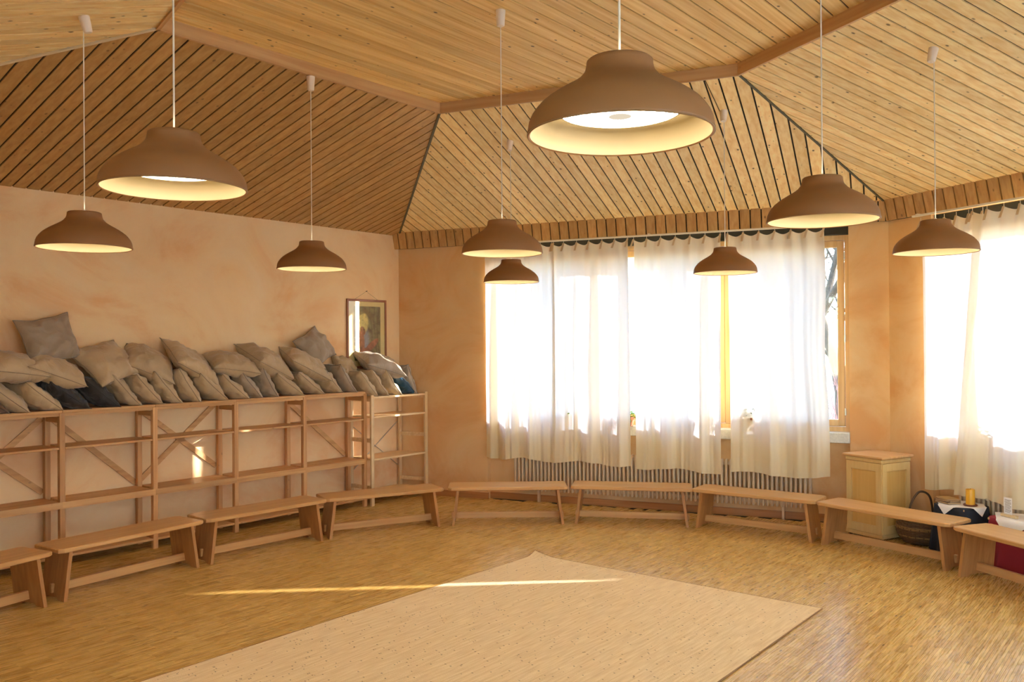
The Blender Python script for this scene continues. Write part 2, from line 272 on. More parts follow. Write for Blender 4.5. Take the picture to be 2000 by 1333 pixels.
# ------------------------------------------------------------------ mesh helpers
class MB:
    def __init__(s): s.v = []; s.f = []
    def add(s, vs, fs):
        o = len(s.v); s.v += [tuple(p) for p in vs]; s.f += [tuple(i + o for i in q) for q in fs]; return s
    def box(s, x0, x1, y0, y1, z0, z1, ch=0.0):
        if ch <= 0:
            vs = [(x, y, z) for z in (z0, z1) for x, y in ((x0, y0), (x1, y0), (x1, y1), (x0, y1))]
            return s.add(vs, [(3, 2, 1, 0), (4, 5, 6, 7), (0, 1, 5, 4), (1, 2, 6, 5), (2, 3, 7, 6), (3, 0, 4, 7)])
        # box with chamfered edges
        c = ch; vs = []; idx = {}
        for ix, (xo, xi) in enumerate(((x0, x0 + c), (x1, x1 - c))):
            for iy, (yo, yi) in enumerate(((y0, y0 + c), (y1, y1 - c))):
                for iz, (zo, zi) in enumerate(((z0, z0 + c), (z1, z1 - c))):
                    for a, p in enumerate(((xo, yi, zi), (xi, yo, zi), (xi, yi, zo))):
                        idx[(ix, iy, iz, a)] = len(vs); vs.append(p)
        g = lambda i, j, k, a: idx[(i, j, k, a)]
        fs = []
        for i in (0, 1):
            fs.append([g(i, 0, 0, 0), g(i, 1, 0, 0), g(i, 1, 1, 0), g(i, 0, 1, 0)])
            fs.append([g(0, i, 0, 1), g(1, i, 0, 1), g(1, i, 1, 1), g(0, i, 1, 1)])
            fs.append([g(0, 0, i, 2), g(1, 0, i, 2), g(1, 1, i, 2), g(0, 1, i, 2)])
            for j in (0, 1):
                fs.append([g(i, j, 0, 0), g(i, j, 1, 0), g(i, j, 1, 1), g(i, j, 0, 1)])
                fs.append([g(i, 0, j, 0), g(i, 1, j, 0), g(i, 1, j, 2), g(i, 0, j, 2)])
                fs.append([g(0, i, j, 1), g(1, i, j, 1), g(1, i, j, 2), g(0, i, j, 2)])
                for k in (0, 1): fs.append([g(i, j, k, 0), g(i, j, k, 1), g(i, j, k, 2)])
        ctr = Vector(((x0 + x1) / 2, (y0 + y1) / 2, (z0 + z1) / 2))
        out = []
        for q in fs:
            P = [Vector(vs[a]) for a in q]; n = (P[1] - P[0]).cross(P[2] - P[0]); m = sum(P, Vector()) / len(P) - ctr
            out.append(tuple(q) if n.dot(m) > 0 else tuple(reversed(q)))
        return s.add(vs, out)
    def prism(s, poly, z0, z1):
        n = len(poly); vs = [(x, y, z0) for x, y in poly] + [(x, y, z1) for x, y in poly]
        return s.add(vs, [tuple(reversed(range(n))), tuple(range(n, 2 * n))] + [(i, (i + 1) % n, n + (i + 1) % n, n + i) for i in range(n)])
    def hexa(s, lo, hi):   # two matching rings of 3D points
        n = len(lo)
        return s.add(list(lo) + list(hi), [tuple(reversed(range(n))), tuple(range(n, 2 * n))] + [(i, (i + 1) % n, n + (i + 1) % n, n + i) for i in range(n)])
    def lathe(s, prof, seg=48, c=(0, 0), cap0=False, cap1=False):
        o = []; n = len(prof)
        for r, z in prof: o += [(c[0] + r * cos(2 * pi * k / seg), c[1] + r * sin(2 * pi * k / seg), z) for k in range(seg)]
        fs = [(i * seg + k, i * seg + (k + 1) % seg, (i + 1) * seg + (k + 1) % seg, (i + 1) * seg + k) for i in range(n - 1) for k in range(seg)]
        if cap0: fs.append(tuple(reversed(range(seg))))
        if cap1: fs.append(tuple((n - 1) * seg + k for k in range(seg)))
        return s.add(o, fs)
    def tube(s, pts, r, seg=8, caps=True):
        pts = [Vector(p) for p in pts]; n = len(pts); o = []
        rr = r if isinstance(r, (list, tuple)) else [r] * n
        a = None
        for i, p in enumerate(pts):
            t = (pts[min(i + 1, n - 1)] - pts[max(i - 1, 0)]).normalized()
            if a is None: a = t.cross(Vector((0, 0, 1)) if abs(t.z) < 0.9 else Vector((1, 0, 0)))
            a = a - t * a.dot(t)
            if a.length < 1e-6: a = t.orthogonal()
            a.normalize(); b = t.cross(a)
            o += [p + (a * cos(2 * pi * k / seg) + b * sin(2 * pi * k / seg)) * rr[i] for k in range(seg)]
        fs = [(i * seg + k, i * seg + (k + 1) % seg, (i + 1) * seg + (k + 1) % seg, (i + 1) * seg + k) for i in range(n - 1) for k in range(seg)]
        if caps: fs += [tuple(range(seg)), tuple(reversed([(n - 1) * seg + k for k in range(seg)]))]
        return s.add(o, fs)
    def mesh(s, name, mat, smooth=False):
        m = bpy.data.meshes.new(name); m.from_pydata(s.v, [], s.f); m.update()
        if mat: m.materials.append(MATS[mat])
        if smooth:
            m.polygons.foreach_set('use_smooth', [True] * len(m.polygons))
        return m
    def build(s, name, mat, parent=None, smooth=False, angle=None):
        m = s.mesh(name, mat, smooth)
        if angle is not None:
            m.polygons.foreach_set('use_smooth', [True] * len(m.polygons)); m.set_sharp_from_angle(angle=R(angle))
        return link(name, m, parent)
def link(name, mesh, parent=None):
    o = bpy.data.objects.new(name, mesh); col.objects.link(o); o.parent = parent; return o
def D(a): return Vector((sin(R(a)), cos(R(a)), 0))
def empty(name, loc=(0, 0, 0), heading=90, rot=None):
    # local +X runs along the compass heading, local +Y to its left
    o = bpy.data.objects.new(name, None); col.objects.link(o); o.empty_display_size = 0.1
    o.location = loc; o.rotation_euler = rot if rot else (0, 0, R(90 - heading)); return o
def tag(o, label, cat, group=None):
    o['label'] = label; o['category'] = cat
    if group: o['group'] = group
    return o
def struct(o, label=None):
    o['kind'] = 'structure'
    if label: o['label'] = label
    return o
def copy_tree(o, parent=None):
    c = o.copy(); col.objects.link(c); c.parent = parent
    for ch in list(o.children): copy_tree(ch, c)
    return c
def clip(poly, a, b, c):   # keep a*x+b*y<=c
    out = []
    for i in range(len(poly)):
        p, q = poly[i], poly[(i + 1) % len(poly)]
        dp, dq = a * p[0] + b * p[1] - c, a * q[0] + b * q[1] - c
        if dp <= 0: out.append(p)
        if dp * dq < 0:
            t = dp / (dp - dq); out.append((p[0] + t * (q[0] - p[0]), p[1] + t * (q[1] - p[1])))
    return out

# ------------------------------------------------------------------ the room's plan
A1, A2, A3, A0 = 38.95, 113.16, 157.44, 324.0
A4 = 213.0
d1, d2, d3, d4, d0 = D(A1), D(A2), D(A3), D(A4), D(A0)
C12 = Vector((-1.3734, 10.385, 0)); C23 = C12 + 5.4583 * d2; C34 = C23 + 5.458 * d3; C01 = Vector((-5.41, 5.40, 0))
def isect(P, u, Q, v):
    den = u.x * v.y - u.y * v.x; t = ((Q.x - P.x) * v.y - (Q.y - P.y) * v.x) / den; return P + u * t
C01 = isect(C12, d1, C01, d0)
C40 = isect(C34, d4, C01, d0)
CORN = [C40, C01, C12, C23, C34]; HEADS = [A0, A1, A2, A3, A4]     # wall k runs CORN[k] -> CORN[k+1]
INSET, ZW, ZB, ZF = 2.54, 3.132, 3.7975, 3.872
SLOPE = (ZB - ZW) / INSET
LEN = [(CORN[(k + 1) % 5] - CORN[k]).length for k in range(5)]
def inset_corner(k):
    a, b = (k - 1) % 5, k
    return isect(CORN[a] + INSET * D(HEADS[a] + 90), D(HEADS[a]), CORN[b] + INSET * D(HEADS[b] + 90), D(HEADS[b]))
BC = [inset_corner(k) for k in range(5)]
def ceil_z(x, y):
    p = Vector((x, y, 0)); z = ZF
    m = min((p - CORN[k]).dot(D(HEADS[k] + 90)) for k in range(5))
    return ZF if m > INSET else ZW + SLOPE * m
def F(k, s, off, z=0.0): return CORN[k] + D(HEADS[k]) * s + D(HEADS[k] + 90) * off + Vector((0, 0, z))

# ------------------------------------------------------------------ floor
T = 0.30
base = MB()
ctr = sum(CORN, Vector()) / 5
base.prism([tuple((c + (c - ctr).normalized() * 0.5).xy) for c in reversed(CORN)], -0.12, -0.004)
floor = struct(base.build('floor', 'groove'), 'worn light oak strip parquet floor')
LW, LL = 0.0180, 0.165
random.seed(5)
def in_room(p, m=0.0): return all((p - CORN[k]).dot(D(HEADS[k] + 90)) > m for k in range(5))
cells = []
u0 = d1; v0 = D(A1 + 90)
rows = range(-60, 520)
for j in range(-50, 570):
    blk = j // 8; rnd = random.Random(blk); sh = rnd.random() * LL
    for i in range(-75, 45):
        s0 = i * LL + sh; c = C12 + u0 * (s0 + LL / 2) + v0 * (j + 0.5) * LW
        if c.y < 2.2 or abs(c.x) > 0.70 * c.y + 0.5: continue
        if not in_room(c, -0.06): continue
        cells.append((c, s0, j * LW))
vis = [(c.y, n) for n, (c, s0, o0) in enumerate(cells) if c.y > 4.55 and abs(c.x) < 0.6 * c.y]
# the strips on the open floor nearest to the camera, outside the rug, become single pieces
def rug_local(c): q = c - Vector((0.183, 7.271, 0)); return q.dot(D(A1 + 90)), q.dot(-d1)
cand = sorted((c.y, n) for n, (c, s0, o0) in enumerate(cells) if c.y > 4.5 and abs(c.x) < 0.595 * c.y and not (-0.02 < rug_local(c)[0] < 2.45 and -0.02 < rug_local(c)[1]))
single = set(n for _, n in cand[:300])
fm = MB(); tint = []
q = MB(); g = 0.0005
q.box(-LL / 2 + g, LL / 2 - g, -LW / 2 + g, LW / 2 - g, -0.008, 0.0)
strip_mesh = q.mesh('parquet_strip', 'parquet_single')
for n, (c, s0, o0) in enumerate(cells):
    dz = random.random() * 0.0004
    if n in single:
        o = link('parquet_strip', strip_mesh, floor); o.location = (c.x, c.y, dz); o.rotation_euler = (0, 0, R(90 - A1)); continue
    a, b = u0 * (LL / 2 - g), v0 * (LW / 2 - g)
    P = [c - a - b, c + a - b, c + a + b, c - a + b]
    fm.add([(p.x, p.y, -0.008) for p in P] + [(p.x, p.y, dz) for p in P], [(7, 6, 5, 4), (4, 5, 1, 0), (5, 6, 2, 1), (6, 7, 3, 2), (7, 4, 0, 3)])
    tint.append(random.random())
pm = fm.mesh('parquet_field', 'parquet')
at = pm.attributes.new('tint', 'FLOAT', 'FACE'); at.data.foreach_set('value', [t for t in tint for _ in range(5)])
po = link('parquet_field', pm, floor); po['kind'] = 'stuff'

# ------------------------------------------------------------------ walls
HT = 3.35
def wall(k, name, mat, holes, label):
    """holes: (s0, s1, z_sill, z_top, niche) cut out of the wall; niche = recess depth under the sill"""
    e = empty_mesh = None
    m = MB(); s = -0.35
    for (a, b, zs, zt, ni) in holes:
        m.box(s, a, 0, T, -0.1, HT)
        m.box(a, b, ni, T, -0.1, zs)
        m.box(a, b, 0, T, zt, HT)
        s = b
    m.box(s, LEN[k] + 0.35, 0, T, -0.1, HT)
    o = m.build(name, mat); o.location = CORN[k]; o.rotation_euler = (0, 0, R(90 - HEADS[k]))
    return struct(o, label)
W2 = (1.175, 5.097, 0.80, 2.955, 0.085)
W3 = (0.49, 5.00, 0.80, 2.955, 0.085)
W4 = (0.9, 7.0, 0.80, 2.955, 0.085)  # opening for the added rear window
wall_left = wall(1, 'wall_left', 'plaster', [], 'peach washed plaster wall behind the shelves')
wall_back = wall(2, 'wall_back', 'plaster_back', [W2], 'orange washed plaster wall around the wide window')
wall_right = wall(3, 'wall_right', 'plaster_back', [W3], 'orange plaster wall at the right with curtained window')
wall_rear = wall(4, 'wall_rear', 'plaster', [W4], 'plaster wall out of view behind the camera')
W0 = (0.6, 4.6, 0.80, 2.955, 0.085)  # opening for the added left window
wall_side = wall(0, 'wall_side', 'plaster', [W0], 'plaster wall beside the camera')

# ------------------------------------------------------------------ ceiling: flat middle, slopes, boards
PITCH_S, GAP, BT = 0.1085, 0.0145, 0.009
def section(k, name, mat, pitch, phase, label, boards=True, ymin=1.0, gap=GAP):
    kn = (k + 1) % 5
    L_ = LEN[k]; dk, nk = D(HEADS[k]), D(HEADS[k] + 90)
    b0 = BC[k] - CORN[k]; b1 = BC[kn] - CORN[k]
    poly = [(0, 0), (L_, 0), (b1.dot(dk), b1.dot(nk)), (b0.dot(dk), b0.dot(nk))]
    # backing slab: lies on the boards
    z = lambda o: ZW + SLOPE * o
    # widen the slab over the wall heads
    sp = [(-0.35, -0.30), (L_ + 0.35, -0.30), poly[2], poly[3]]
    m = MB(); m.hexa([(s, -o, z(o)) for s, o in sp], [(s, -o, z(o) + 0.25) for s, o in sp])
    root = m.build(name, 'groove'); root.location = CORN[k]; root.rotation_euler = (0, 0, R(90 - HEADS[k])); struct(root, label)
    if boards:
        n = int(L_ / pitch) + 2
        for j in range(-1, n):
            s0 = phase + j * pitch; s1 = s0 + pitch - gap
            c = clip(clip(poly, 1, 0, s1), -1, 0, -s0)
            if len(c) < 3: continue
            mx = max((F(k, s, o)).y for s, o in c)
            if mx < ymin: continue
            area = abs(sum(c[i][0] * c[(i + 1) % len(c)][1] - c[(i + 1) % len(c)][0] * c[i][1] for i in range(len(c)))) / 2
            if area < 0.002: continue
            c = [(s, -o) for s, o in c]
            m = MB(); m.hexa([(s, y, z(-y) - BT) for s, y in c], [(s, y, z(-y) - 0.0005) for s, y in c])
            m.build('plank', mat, root)
    return root
section(0, 'ceiling', 'plank_slope', PITCH_S, 0.02, 'sloping board ceiling at the far left above a white strip', ymin=2.0)
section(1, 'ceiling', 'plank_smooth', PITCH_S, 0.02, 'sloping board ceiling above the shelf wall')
section(2, 'ceiling', 'plank_slope', PITCH_S, 0.052 - GAP / 2 - 0.0, 'sloping board ceiling above the wide window')
section(3, 'ceiling', 'plank_slope', PITCH_S, 0.04, 'sloping board ceiling at the right above the right window', ymin=2.0)
section(4, 'ceiling', 'plank_slope', PITCH_S, 0.02, 'sloping ceiling behind the camera', boards=False)
# flat part
m = MB()
poly_w = [tuple(b.xy) for b in BC]
fl = [(Vector((x, y, 0)) - C12) for x, y in poly_w]
polyf = [(v.dot(d1), v.dot(D(A1 + 90))) for v in fl]
big = MB(); cx = sum(p[0] for p in polyf) / 5; cy = sum(p[1] for p in polyf) / 5
grow = [(cx + (x - cx) * 1.06, cy + (y - cy) * 1.06) for x, y in polyf]
big.prism([(x, -y) for x, y in reversed(grow)][::-1], ZF, ZF + 0.2)
flat = big.build('ceiling', 'groove'); flat.location = C12; flat.rotation_euler = (0, 0, R(90 - A1)); struct(flat, 'flat board ceiling in the middle of the room')
PF = 0.1165
for j in range(-25, 40):
    o0 = 4.983 + j * PF + 0.006; o1 = o0 + PF - 0.012
    c = clip(clip(polyf, 0, 1, o1), 0, -1, -o0)
    if len(c) < 3: continue
    # clip away what lies far behind the camera
    c = clip(c, -1, 0, 9.0)
    if len(c) < 3: continue
    mm = MB(); mm.prism([(s, -o) for s, o in c], ZF - BT, ZF - 0.0005)
    mm.build('plank', 'plank_flat', flat)
# fascia beams between the flat part and the slopes
for n, k in enumerate((0, 1, 2, 3, 4)):
    a, b = BC[k], BC[(k + 1) % 5]; L_ = (b - a).length
    m = MB(); m.box(0.0, L_, -0.022, 0.0, ZB - 0.024, ZF + 0.0)
    o = m.build('trim_%d' % (n + 1), 'beam'); o.location = a; o.rotation_euler = (0, 0, R(90 - HEADS[k]))
    struct(o, ['board edging the flat ceiling at the far left', 'long pale board edging the flat ceiling above the shelves', 'brown board edging the flat ceiling above the window', 'brown board edging the flat ceiling at the right', 'board edging the flat ceiling behind the camera'][n])
# strips over the hips
for n, (k, mat, wd) in enumerate(((1, 'hip_white', 0.022), (2, 'hip_strip', 0.02), (3, 'hip_strip', 0.016))):
    a = CORN[k] + Vector((0, 0, ZW)); b = BC[k] + Vector((0, 0, ZB)); h = math.degrees(math.atan2(b.x - a.x, b.y - a.y))
    L_ = (b - a).xy.length; m = MB(); sl = (b.z - a.z) / L_
    z = lambda x: sl * x - BT - 0.012
    lo = [(0.05, -wd / 2, z(0.05)), (L_, -wd / 2, z(L_)), (L_, wd / 2, z(L_)), (0.05, wd / 2, z(0.05))]
    m.hexa(lo, [(x, y, zz + 0.014) for x, y, zz in lo])
    o = m.build('trim_%d' % (n + 6), mat); o.location = a; o.rotation_euler = (0, 0, R(90 - h))
    struct(o, ['white strip along the ceiling valley at far left', 'dark strip on the ceiling hip between shelf wall and window wall', 'dark strip on the ceiling hip above the right window corner'][n])
# board frieze above the windows (leans in towards the top)
ZFB = 2.962
for n, k in enumerate((2, 3)):
    root = MB(); L_ = LEN[k]
    zt = ZW + SLOPE * 0.11 - 0.006
    def ring(off0, off1, s0, s1):
        return [(s0, -off0, ZFB), (s1, -off0, ZFB), (s1, -off1, zt), (s0, -off1, zt)]
    t75 = {2: (0.132, 0.02 + 0.03), 3: (0.0, 0.0)}[k]
    root.hexa([(0.0, 0, ZFB), (L_, 0, ZFB), (L_, 0, zt), (0, 0, zt)], [(-0.0, -0.045, ZFB), (L_, -0.045, ZFB), (L_, -0.095, zt), (0, -0.095, zt)])
    o = root.build('trim_%d' % (n + 9), 'groove'); o.location = CORN[k]; o.rotation_euler = (0, 0, R(90 - HEADS[k]))
    struct(o, ['board frieze running above the wide window', 'board frieze running above the right window'][n])
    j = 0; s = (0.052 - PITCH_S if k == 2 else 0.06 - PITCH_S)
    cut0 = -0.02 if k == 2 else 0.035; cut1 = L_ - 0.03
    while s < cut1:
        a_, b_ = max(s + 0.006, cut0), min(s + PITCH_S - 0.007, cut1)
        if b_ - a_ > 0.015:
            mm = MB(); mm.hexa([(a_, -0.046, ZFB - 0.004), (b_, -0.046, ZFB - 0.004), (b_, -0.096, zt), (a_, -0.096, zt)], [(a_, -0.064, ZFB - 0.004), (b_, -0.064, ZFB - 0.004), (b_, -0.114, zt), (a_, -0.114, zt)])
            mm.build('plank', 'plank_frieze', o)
        s += PITCH_S
# baseboards
def baseboard(k, name, segs, label, h=0.075):
    m = MB()
    for a, b, off in segs: m.box(a, b, -off - 0.014, -off, 0.0, h)
    o = m.build(name, 'base_wood'); o.location = CORN[k]; o.rotation_euler = (0, 0, R(90 - HEADS[k])); struct(o, label)
baseboard(1, 'baseboard_left', [(0.05, LEN[1] - 0.02, 0.0)], 'wooden baseboard behind the shelves')
baseboard(2, 'baseboard_back', [(0.03, 1.189, 0.0), (1.175, 5.097, -0.085), (5.083, LEN[2] - 0.02, 0.0)], 'brown wooden baseboard below the wide window')
baseboard(3, 'baseboard_right', [(0.02, 0.504, 0.0), (0.49, 5.0, -0.085), (4.986, LEN[3], 0.0)], 'brown wooden baseboard on the right wall')

# ------------------------------------------------------------------ windows
def window(k, name, hole, mull, label, hinges=()):
    s0, s1, zs, zt, ni = hole
    root = empty(name, CORN[k], HEADS[k]); struct(root, label)
    y0, y1 = 0.115, 0.185          # frame depth inside the wall
    m = MB(); fwd = 0.042; z0, z1 = 0.905, 2.865
    m.box(s0, s0 + fwd, y0, y1, z0, z1); m.box(s1 - fwd, s1, y0, y1, z0, z1)
    m.box(s0 + fwd, s1 - fwd, y0, y1, z1 - 0.05, z1); m.box(s0 + fwd, s1 - fwd, y0, y1, z0, z0 + 0.045)
    m.build('frame', 'window_wood', root)
    for mu in mull:
        q = MB(); q.box(mu - 0.035, mu + 0.035, y0 - 0.006, y1 - 0.004, z0 + 0.045, z1 - 0.05, 0.004); q.build('mullion', 'window_wood', root)
    ed = [s0 + fwd] + [x for mu in mull for x in (mu - 0.035, mu + 0.035)] + [s1 - fwd]
    for i in range(0, len(ed), 2):
        a, b = ed[i] + 0.003, ed[i + 1] - 0.003; c, d = z0 + 0.049, z1 - 0.054; st = 0.066
        q = MB(); yy0, yy1 = y0 + 0.004, y1 - 0.01
        q.box(a, a + st, yy0, yy1, c, d, 0.004); q.box(b - st, b, yy0, yy1, c, d, 0.004)
        q.box(a + st, b - st, yy0, yy1, d - st, d, 0.004); q.box(a + st, b - st, yy0, yy1, c, c + st, 0.004)
        sash = q.build('sash', 'window_wood', root)
        q = MB(); q.box(a + st - 0.006, b - st + 0.006, y1 - 0.045, y1 - 0.040, c + st - 0.006, d - st + 0.006); q.build('pane', 'glass', sash)
        for hz in (hinges if i == len(ed) - 2 else ()):
            q = MB(); q.lathe([(0.008, hz - 0.035), (0.008, hz + 0.035)], 10, (b + 0.004, yy0 - 0.006), True, True)
            q.lathe([(0.0095, hz - 0.006), (0.0095, hz + 0.006)], 10, (b + 0.004, yy0 - 0.006), True, True); q.build('hinge', 'steel', sash)
    q = MB(); q.box(s0, s1, 0.04, 0.20, 2.866, zt); q.build('shutter_box', 'dark_box', root)
    q = MB(); q.box(s0 + 0.002, s1 - 0.002, -0.028, 0.19, 0.80, 0.904, 0.006); o = q.build('window_sill', 'stone_sill', root); o['label'] = 'thick pale stone sill'
    return root
window(2, 'window_1', W2, (2.55, 3.915), 'wide wooden casement window behind the white curtains', hinges=(2.66, 1.83, 1.10))
window(3, 'window_2', W3, (1.9, 3.4), 'wooden window in the right wall behind curtains')
window(4, 'fill_window_rear', W4, (2.9, 5.0), 'added unseen wooden window behind the camera that brightens the room')  # added out of view to light the room from behind

window(0, 'fill_window_left', W0, (2.0, 3.3), 'added unseen bare window behind the camera on the left that brightens the room')  # added out of view and left uncurtained, so skylight fills the room

# ------------------------------------------------------------------ curtains
def curtain(k, s0, s1, off0, zt, zb, folds, seed, label, hooks=7, amp=0.035, sl=None, sr=None, ol=0.0, orr=0.0, tabs=True, flare=0.0, nu=None, mat='curtain_cloth'):
    rnd = random.Random(seed)
    root = empty('curtain', F(k, (s0 + s1) / 2, off0, zb), HEADS[k])
    nu = nu or int(max(60, (s1 - s0) * 130)); nv = 44; W_ = s1 - s0; sm = (s0 + s1) / 2
    ph = [rnd.random() * 6.28 for _ in range(6)]
    vs, fs = [], []
    for j in range(nv + 1):
        v = j / nv
        a = amp * (0.35 + 0.65 * min(1, v * 1.8)); pin = max(0, 1 - v * 5)
        for i in range(nu + 1):
            u = i / nu
            s = s0 + W_ * u
            if sl: s += sl(v) * (1 - u)
            if sr: s += sr(v) * u
            wv = sin(2 * pi * folds * u + ph[0] + 0.5 * sin(2.1 * v + ph[1])) + 0.5 * sin(2 * pi * folds * 1.73 * u + ph[2] + 0.8 * v) + 0.22 * sin(2 * pi * folds * 3.1 * u + ph[3]) + 0.10 * sin(2 * pi * folds * 6.3 * u + ph[4])
            wv *= min(1.0, 0.2 + min(u, 1 - u) * 7)
            off = off0 + a * wv * (1 - 0.4 * pin) + 0.006 * noise.noise(Vector((u * 6, v * 4, seed)))
            off += 0.016 * pin * cos(2 * pi * hooks * u)
            off += (ol(v) if callable(ol) else ol) * (1 - u) ** 3 + (orr(v) if callable(orr) else orr) * u ** 3 + flare * v * v
            z = zt + (zb - zt) * v
            sc = abs(sin(pi * hooks * u))
            if v < 0.12: z -= 0.028 * sc * (1 - v / 0.12)
            if v > 0.9: z += 0.018 * sin(2 * pi * folds * 0.45 * u + ph[4]) * (v - 0.9) / 0.1
            s += 0.012 * sin(2 * pi * folds * u * 1.0 + ph[5]) * v
            vs.append((s - sm, -(off - off0), z - zb))
    for j in range(nv):
        for i in range(nu):
            p = j * (nu + 1) + i; fs.append((p, p + 1, p + nu + 2, p + nu + 1))
    MB().add(vs, fs).build('cloth', mat, root, smooth=True)
    if tabs:
        for h in range(hooks + 1):
            i = min(nu, int(nu * h / hooks)); x, y, z = vs[i]
            q = MB(); dx = rnd.uniform(-0.03, -0.008); q.hexa([(x - 0.010, y - 0.012, z + 0.006), (x + 0.010, y - 0.012, z + 0.006), (x + 0.010, y - 0.008, z + 0.006), (x - 0.010, y - 0.008, z + 0.006)],
                [(x + dx - 0.011, y - 0.030, z - 0.085), (x + dx + 0.011, y - 0.030, z - 0.085), (x + dx + 0.011, y - 0.026, z - 0.085), (x + dx - 0.011, y - 0.026, z - 0.085)])
            q.build('tab', 'tab_cloth', root)
            q = MB(); q.tube([(x, y - 0.006, z - 0.01), (x, y - 0.006, z + 0.035)], 0.0022, 6); q.build('hook', 'rail_white', root)
    return tag(root, label, 'curtain', None)
curtain(2, 1.183, 2.075, 0.155, 2.905, 0.50, 3.0, 1, 'narrow cream curtain at the left end of the wide window', hooks=6, amp=0.030, ol=-0.11)
curtain(2, 2.05, 2.925, 0.14, 2.905, 0.495, 2.6, 2, 'cream curtain second from the left at the wide window', hooks=6, amp=0.028, orr=0.05)
curtain(2, 2.965, 3.885, 0.14, 2.905, 0.468, 2.8, 3, 'cream curtain third from the left at the wide window', hooks=6, amp=0.028, ol=-0.045, orr=lambda v: 0.035 * min(1, max(0, v - 0.27) * 8))
curtain(2, 3.96, 4.93, 0.15, 2.905, 0.470, 2.4, 4, 'cream curtain beside the uncovered strip of window', hooks=6, amp=0.028, ol=lambda v: -0.04 * min(1, max(0, v - 0.27) * 8), sr=lambda v: -0.05 * (1 - v) ** 2 - 0.03 * sin(pi * v) ** 4)
curtain(3, 0.50, 1.13, 0.115, 2.885, 0.475, 2.4, 5, 'white curtain at the right window, next to the wall corner', hooks=5, amp=0.026)
curtain(3, 0.98, 1.53, 0.175, 2.885, 0.465, 1.8, 6, 'gathered curtain with a slanting edge at the right window', hooks=4, amp=0.028, sl=lambda v: 0.10 - 0.22 * v, sr=lambda v: 0.13 * min(1, max(0, 1 - (v - 0.33) * 12)))
curtain(3, 1.60, 2.9, 0.16, 2.885, 0.465, 5, 7, 'white curtain at the right edge of the picture', hooks=9, amp=0.03)
curtain(3, 2.84, 4.98, 0.20, 2.885, 0.465, 9, 8, 'curtain of the right window outside the picture', hooks=12, amp=0.03)
curtain(4, 0.92, 4.0, 0.16, 2.885, 0.465, 14, 9, 'thin curtain of the added unseen rear window, nearer the right wall', hooks=16, amp=0.03, nu=200, tabs=False, mat='fill_voile')  # unseen pair added with the rear window, sunlit cloth brightens the room
curtain(4, 3.92, 6.98, 0.20, 2.885, 0.465, 14, 10, 'thin curtain of the added unseen rear window, farther from the right wall', hooks=16, amp=0.03, nu=200, tabs=False, mat='fill_voile')
for k, a, b, lab in ((2, 1.12, 5.16, 'thin white curtain rail above the wide window'), (3, 0.42, 5.05, 'thin white curtain rail above the right window')):
    root = empty('curtain_rail', F(k, a, 0.15, 2.936), HEADS[k])
    q = MB(); q.box(0, b - a, -0.011, 0.011, -0.006, 0.012, 0.002); q.build('rail', 'rail_white', root)
    for s in (0.05, (b - a) / 2, b - a - 0.05):
        q = MB(); q.box(s - 0.012, s + 0.012, -0.005, 0.09, 0.012, 0.022); q.build('bracket', 'rail_white', root)
    tag(root, lab, 'curtain rail')

# ------------------------------------------------------------------ radiators
def radiator(k, s0, s1, label):
    root = empty('radiator', F(k, s0, -0.025, 0.13), HEADS[k]); n = int((s1 - s0) / 0.0457)
    q = MB()
    for y in (-0.022, 0.022):
        q.lathe([(0.002, 0.0), (0.010, 0.002), (0.0135, 0.012), (0.0135, 0.448), (0.010, 0.458), (0.002, 0.46)], 10, (0, y))
    for z in (0.045, 0.415): q.box(-0.0225, 0.0225, -0.012, 0.012, z - 0.016, z + 0.016)
    me = q.mesh('column', 'radiator'); me.polygons.foreach_set('use_smooth', [True] * len(me.polygons)); me.set_sharp_from_angle(angle=R(40))
    for i in range(n):
        o = link('column', me, root); o.location = (0.0228 + i * 0.0457, 0, 0)
    for s in (0.3, (s1 - s0) - 0.3):
        q = MB(); q.box(s - 0.01, s + 0.01, 0.03, 0.11, 0.2, 0.24); q.box(s - 0.012, s + 0.012, -0.012, 0.03, -0.13, 0.03); q.build('bracket', 'radiator', root)
    return tag(root, label, 'radiator')
radiator(2, 1.50, 4.76, 'long cream column radiator below the wide window')
radiator(3, 0.75, 4.2, 'column radiator below the right window behind the cloth-covered tables')

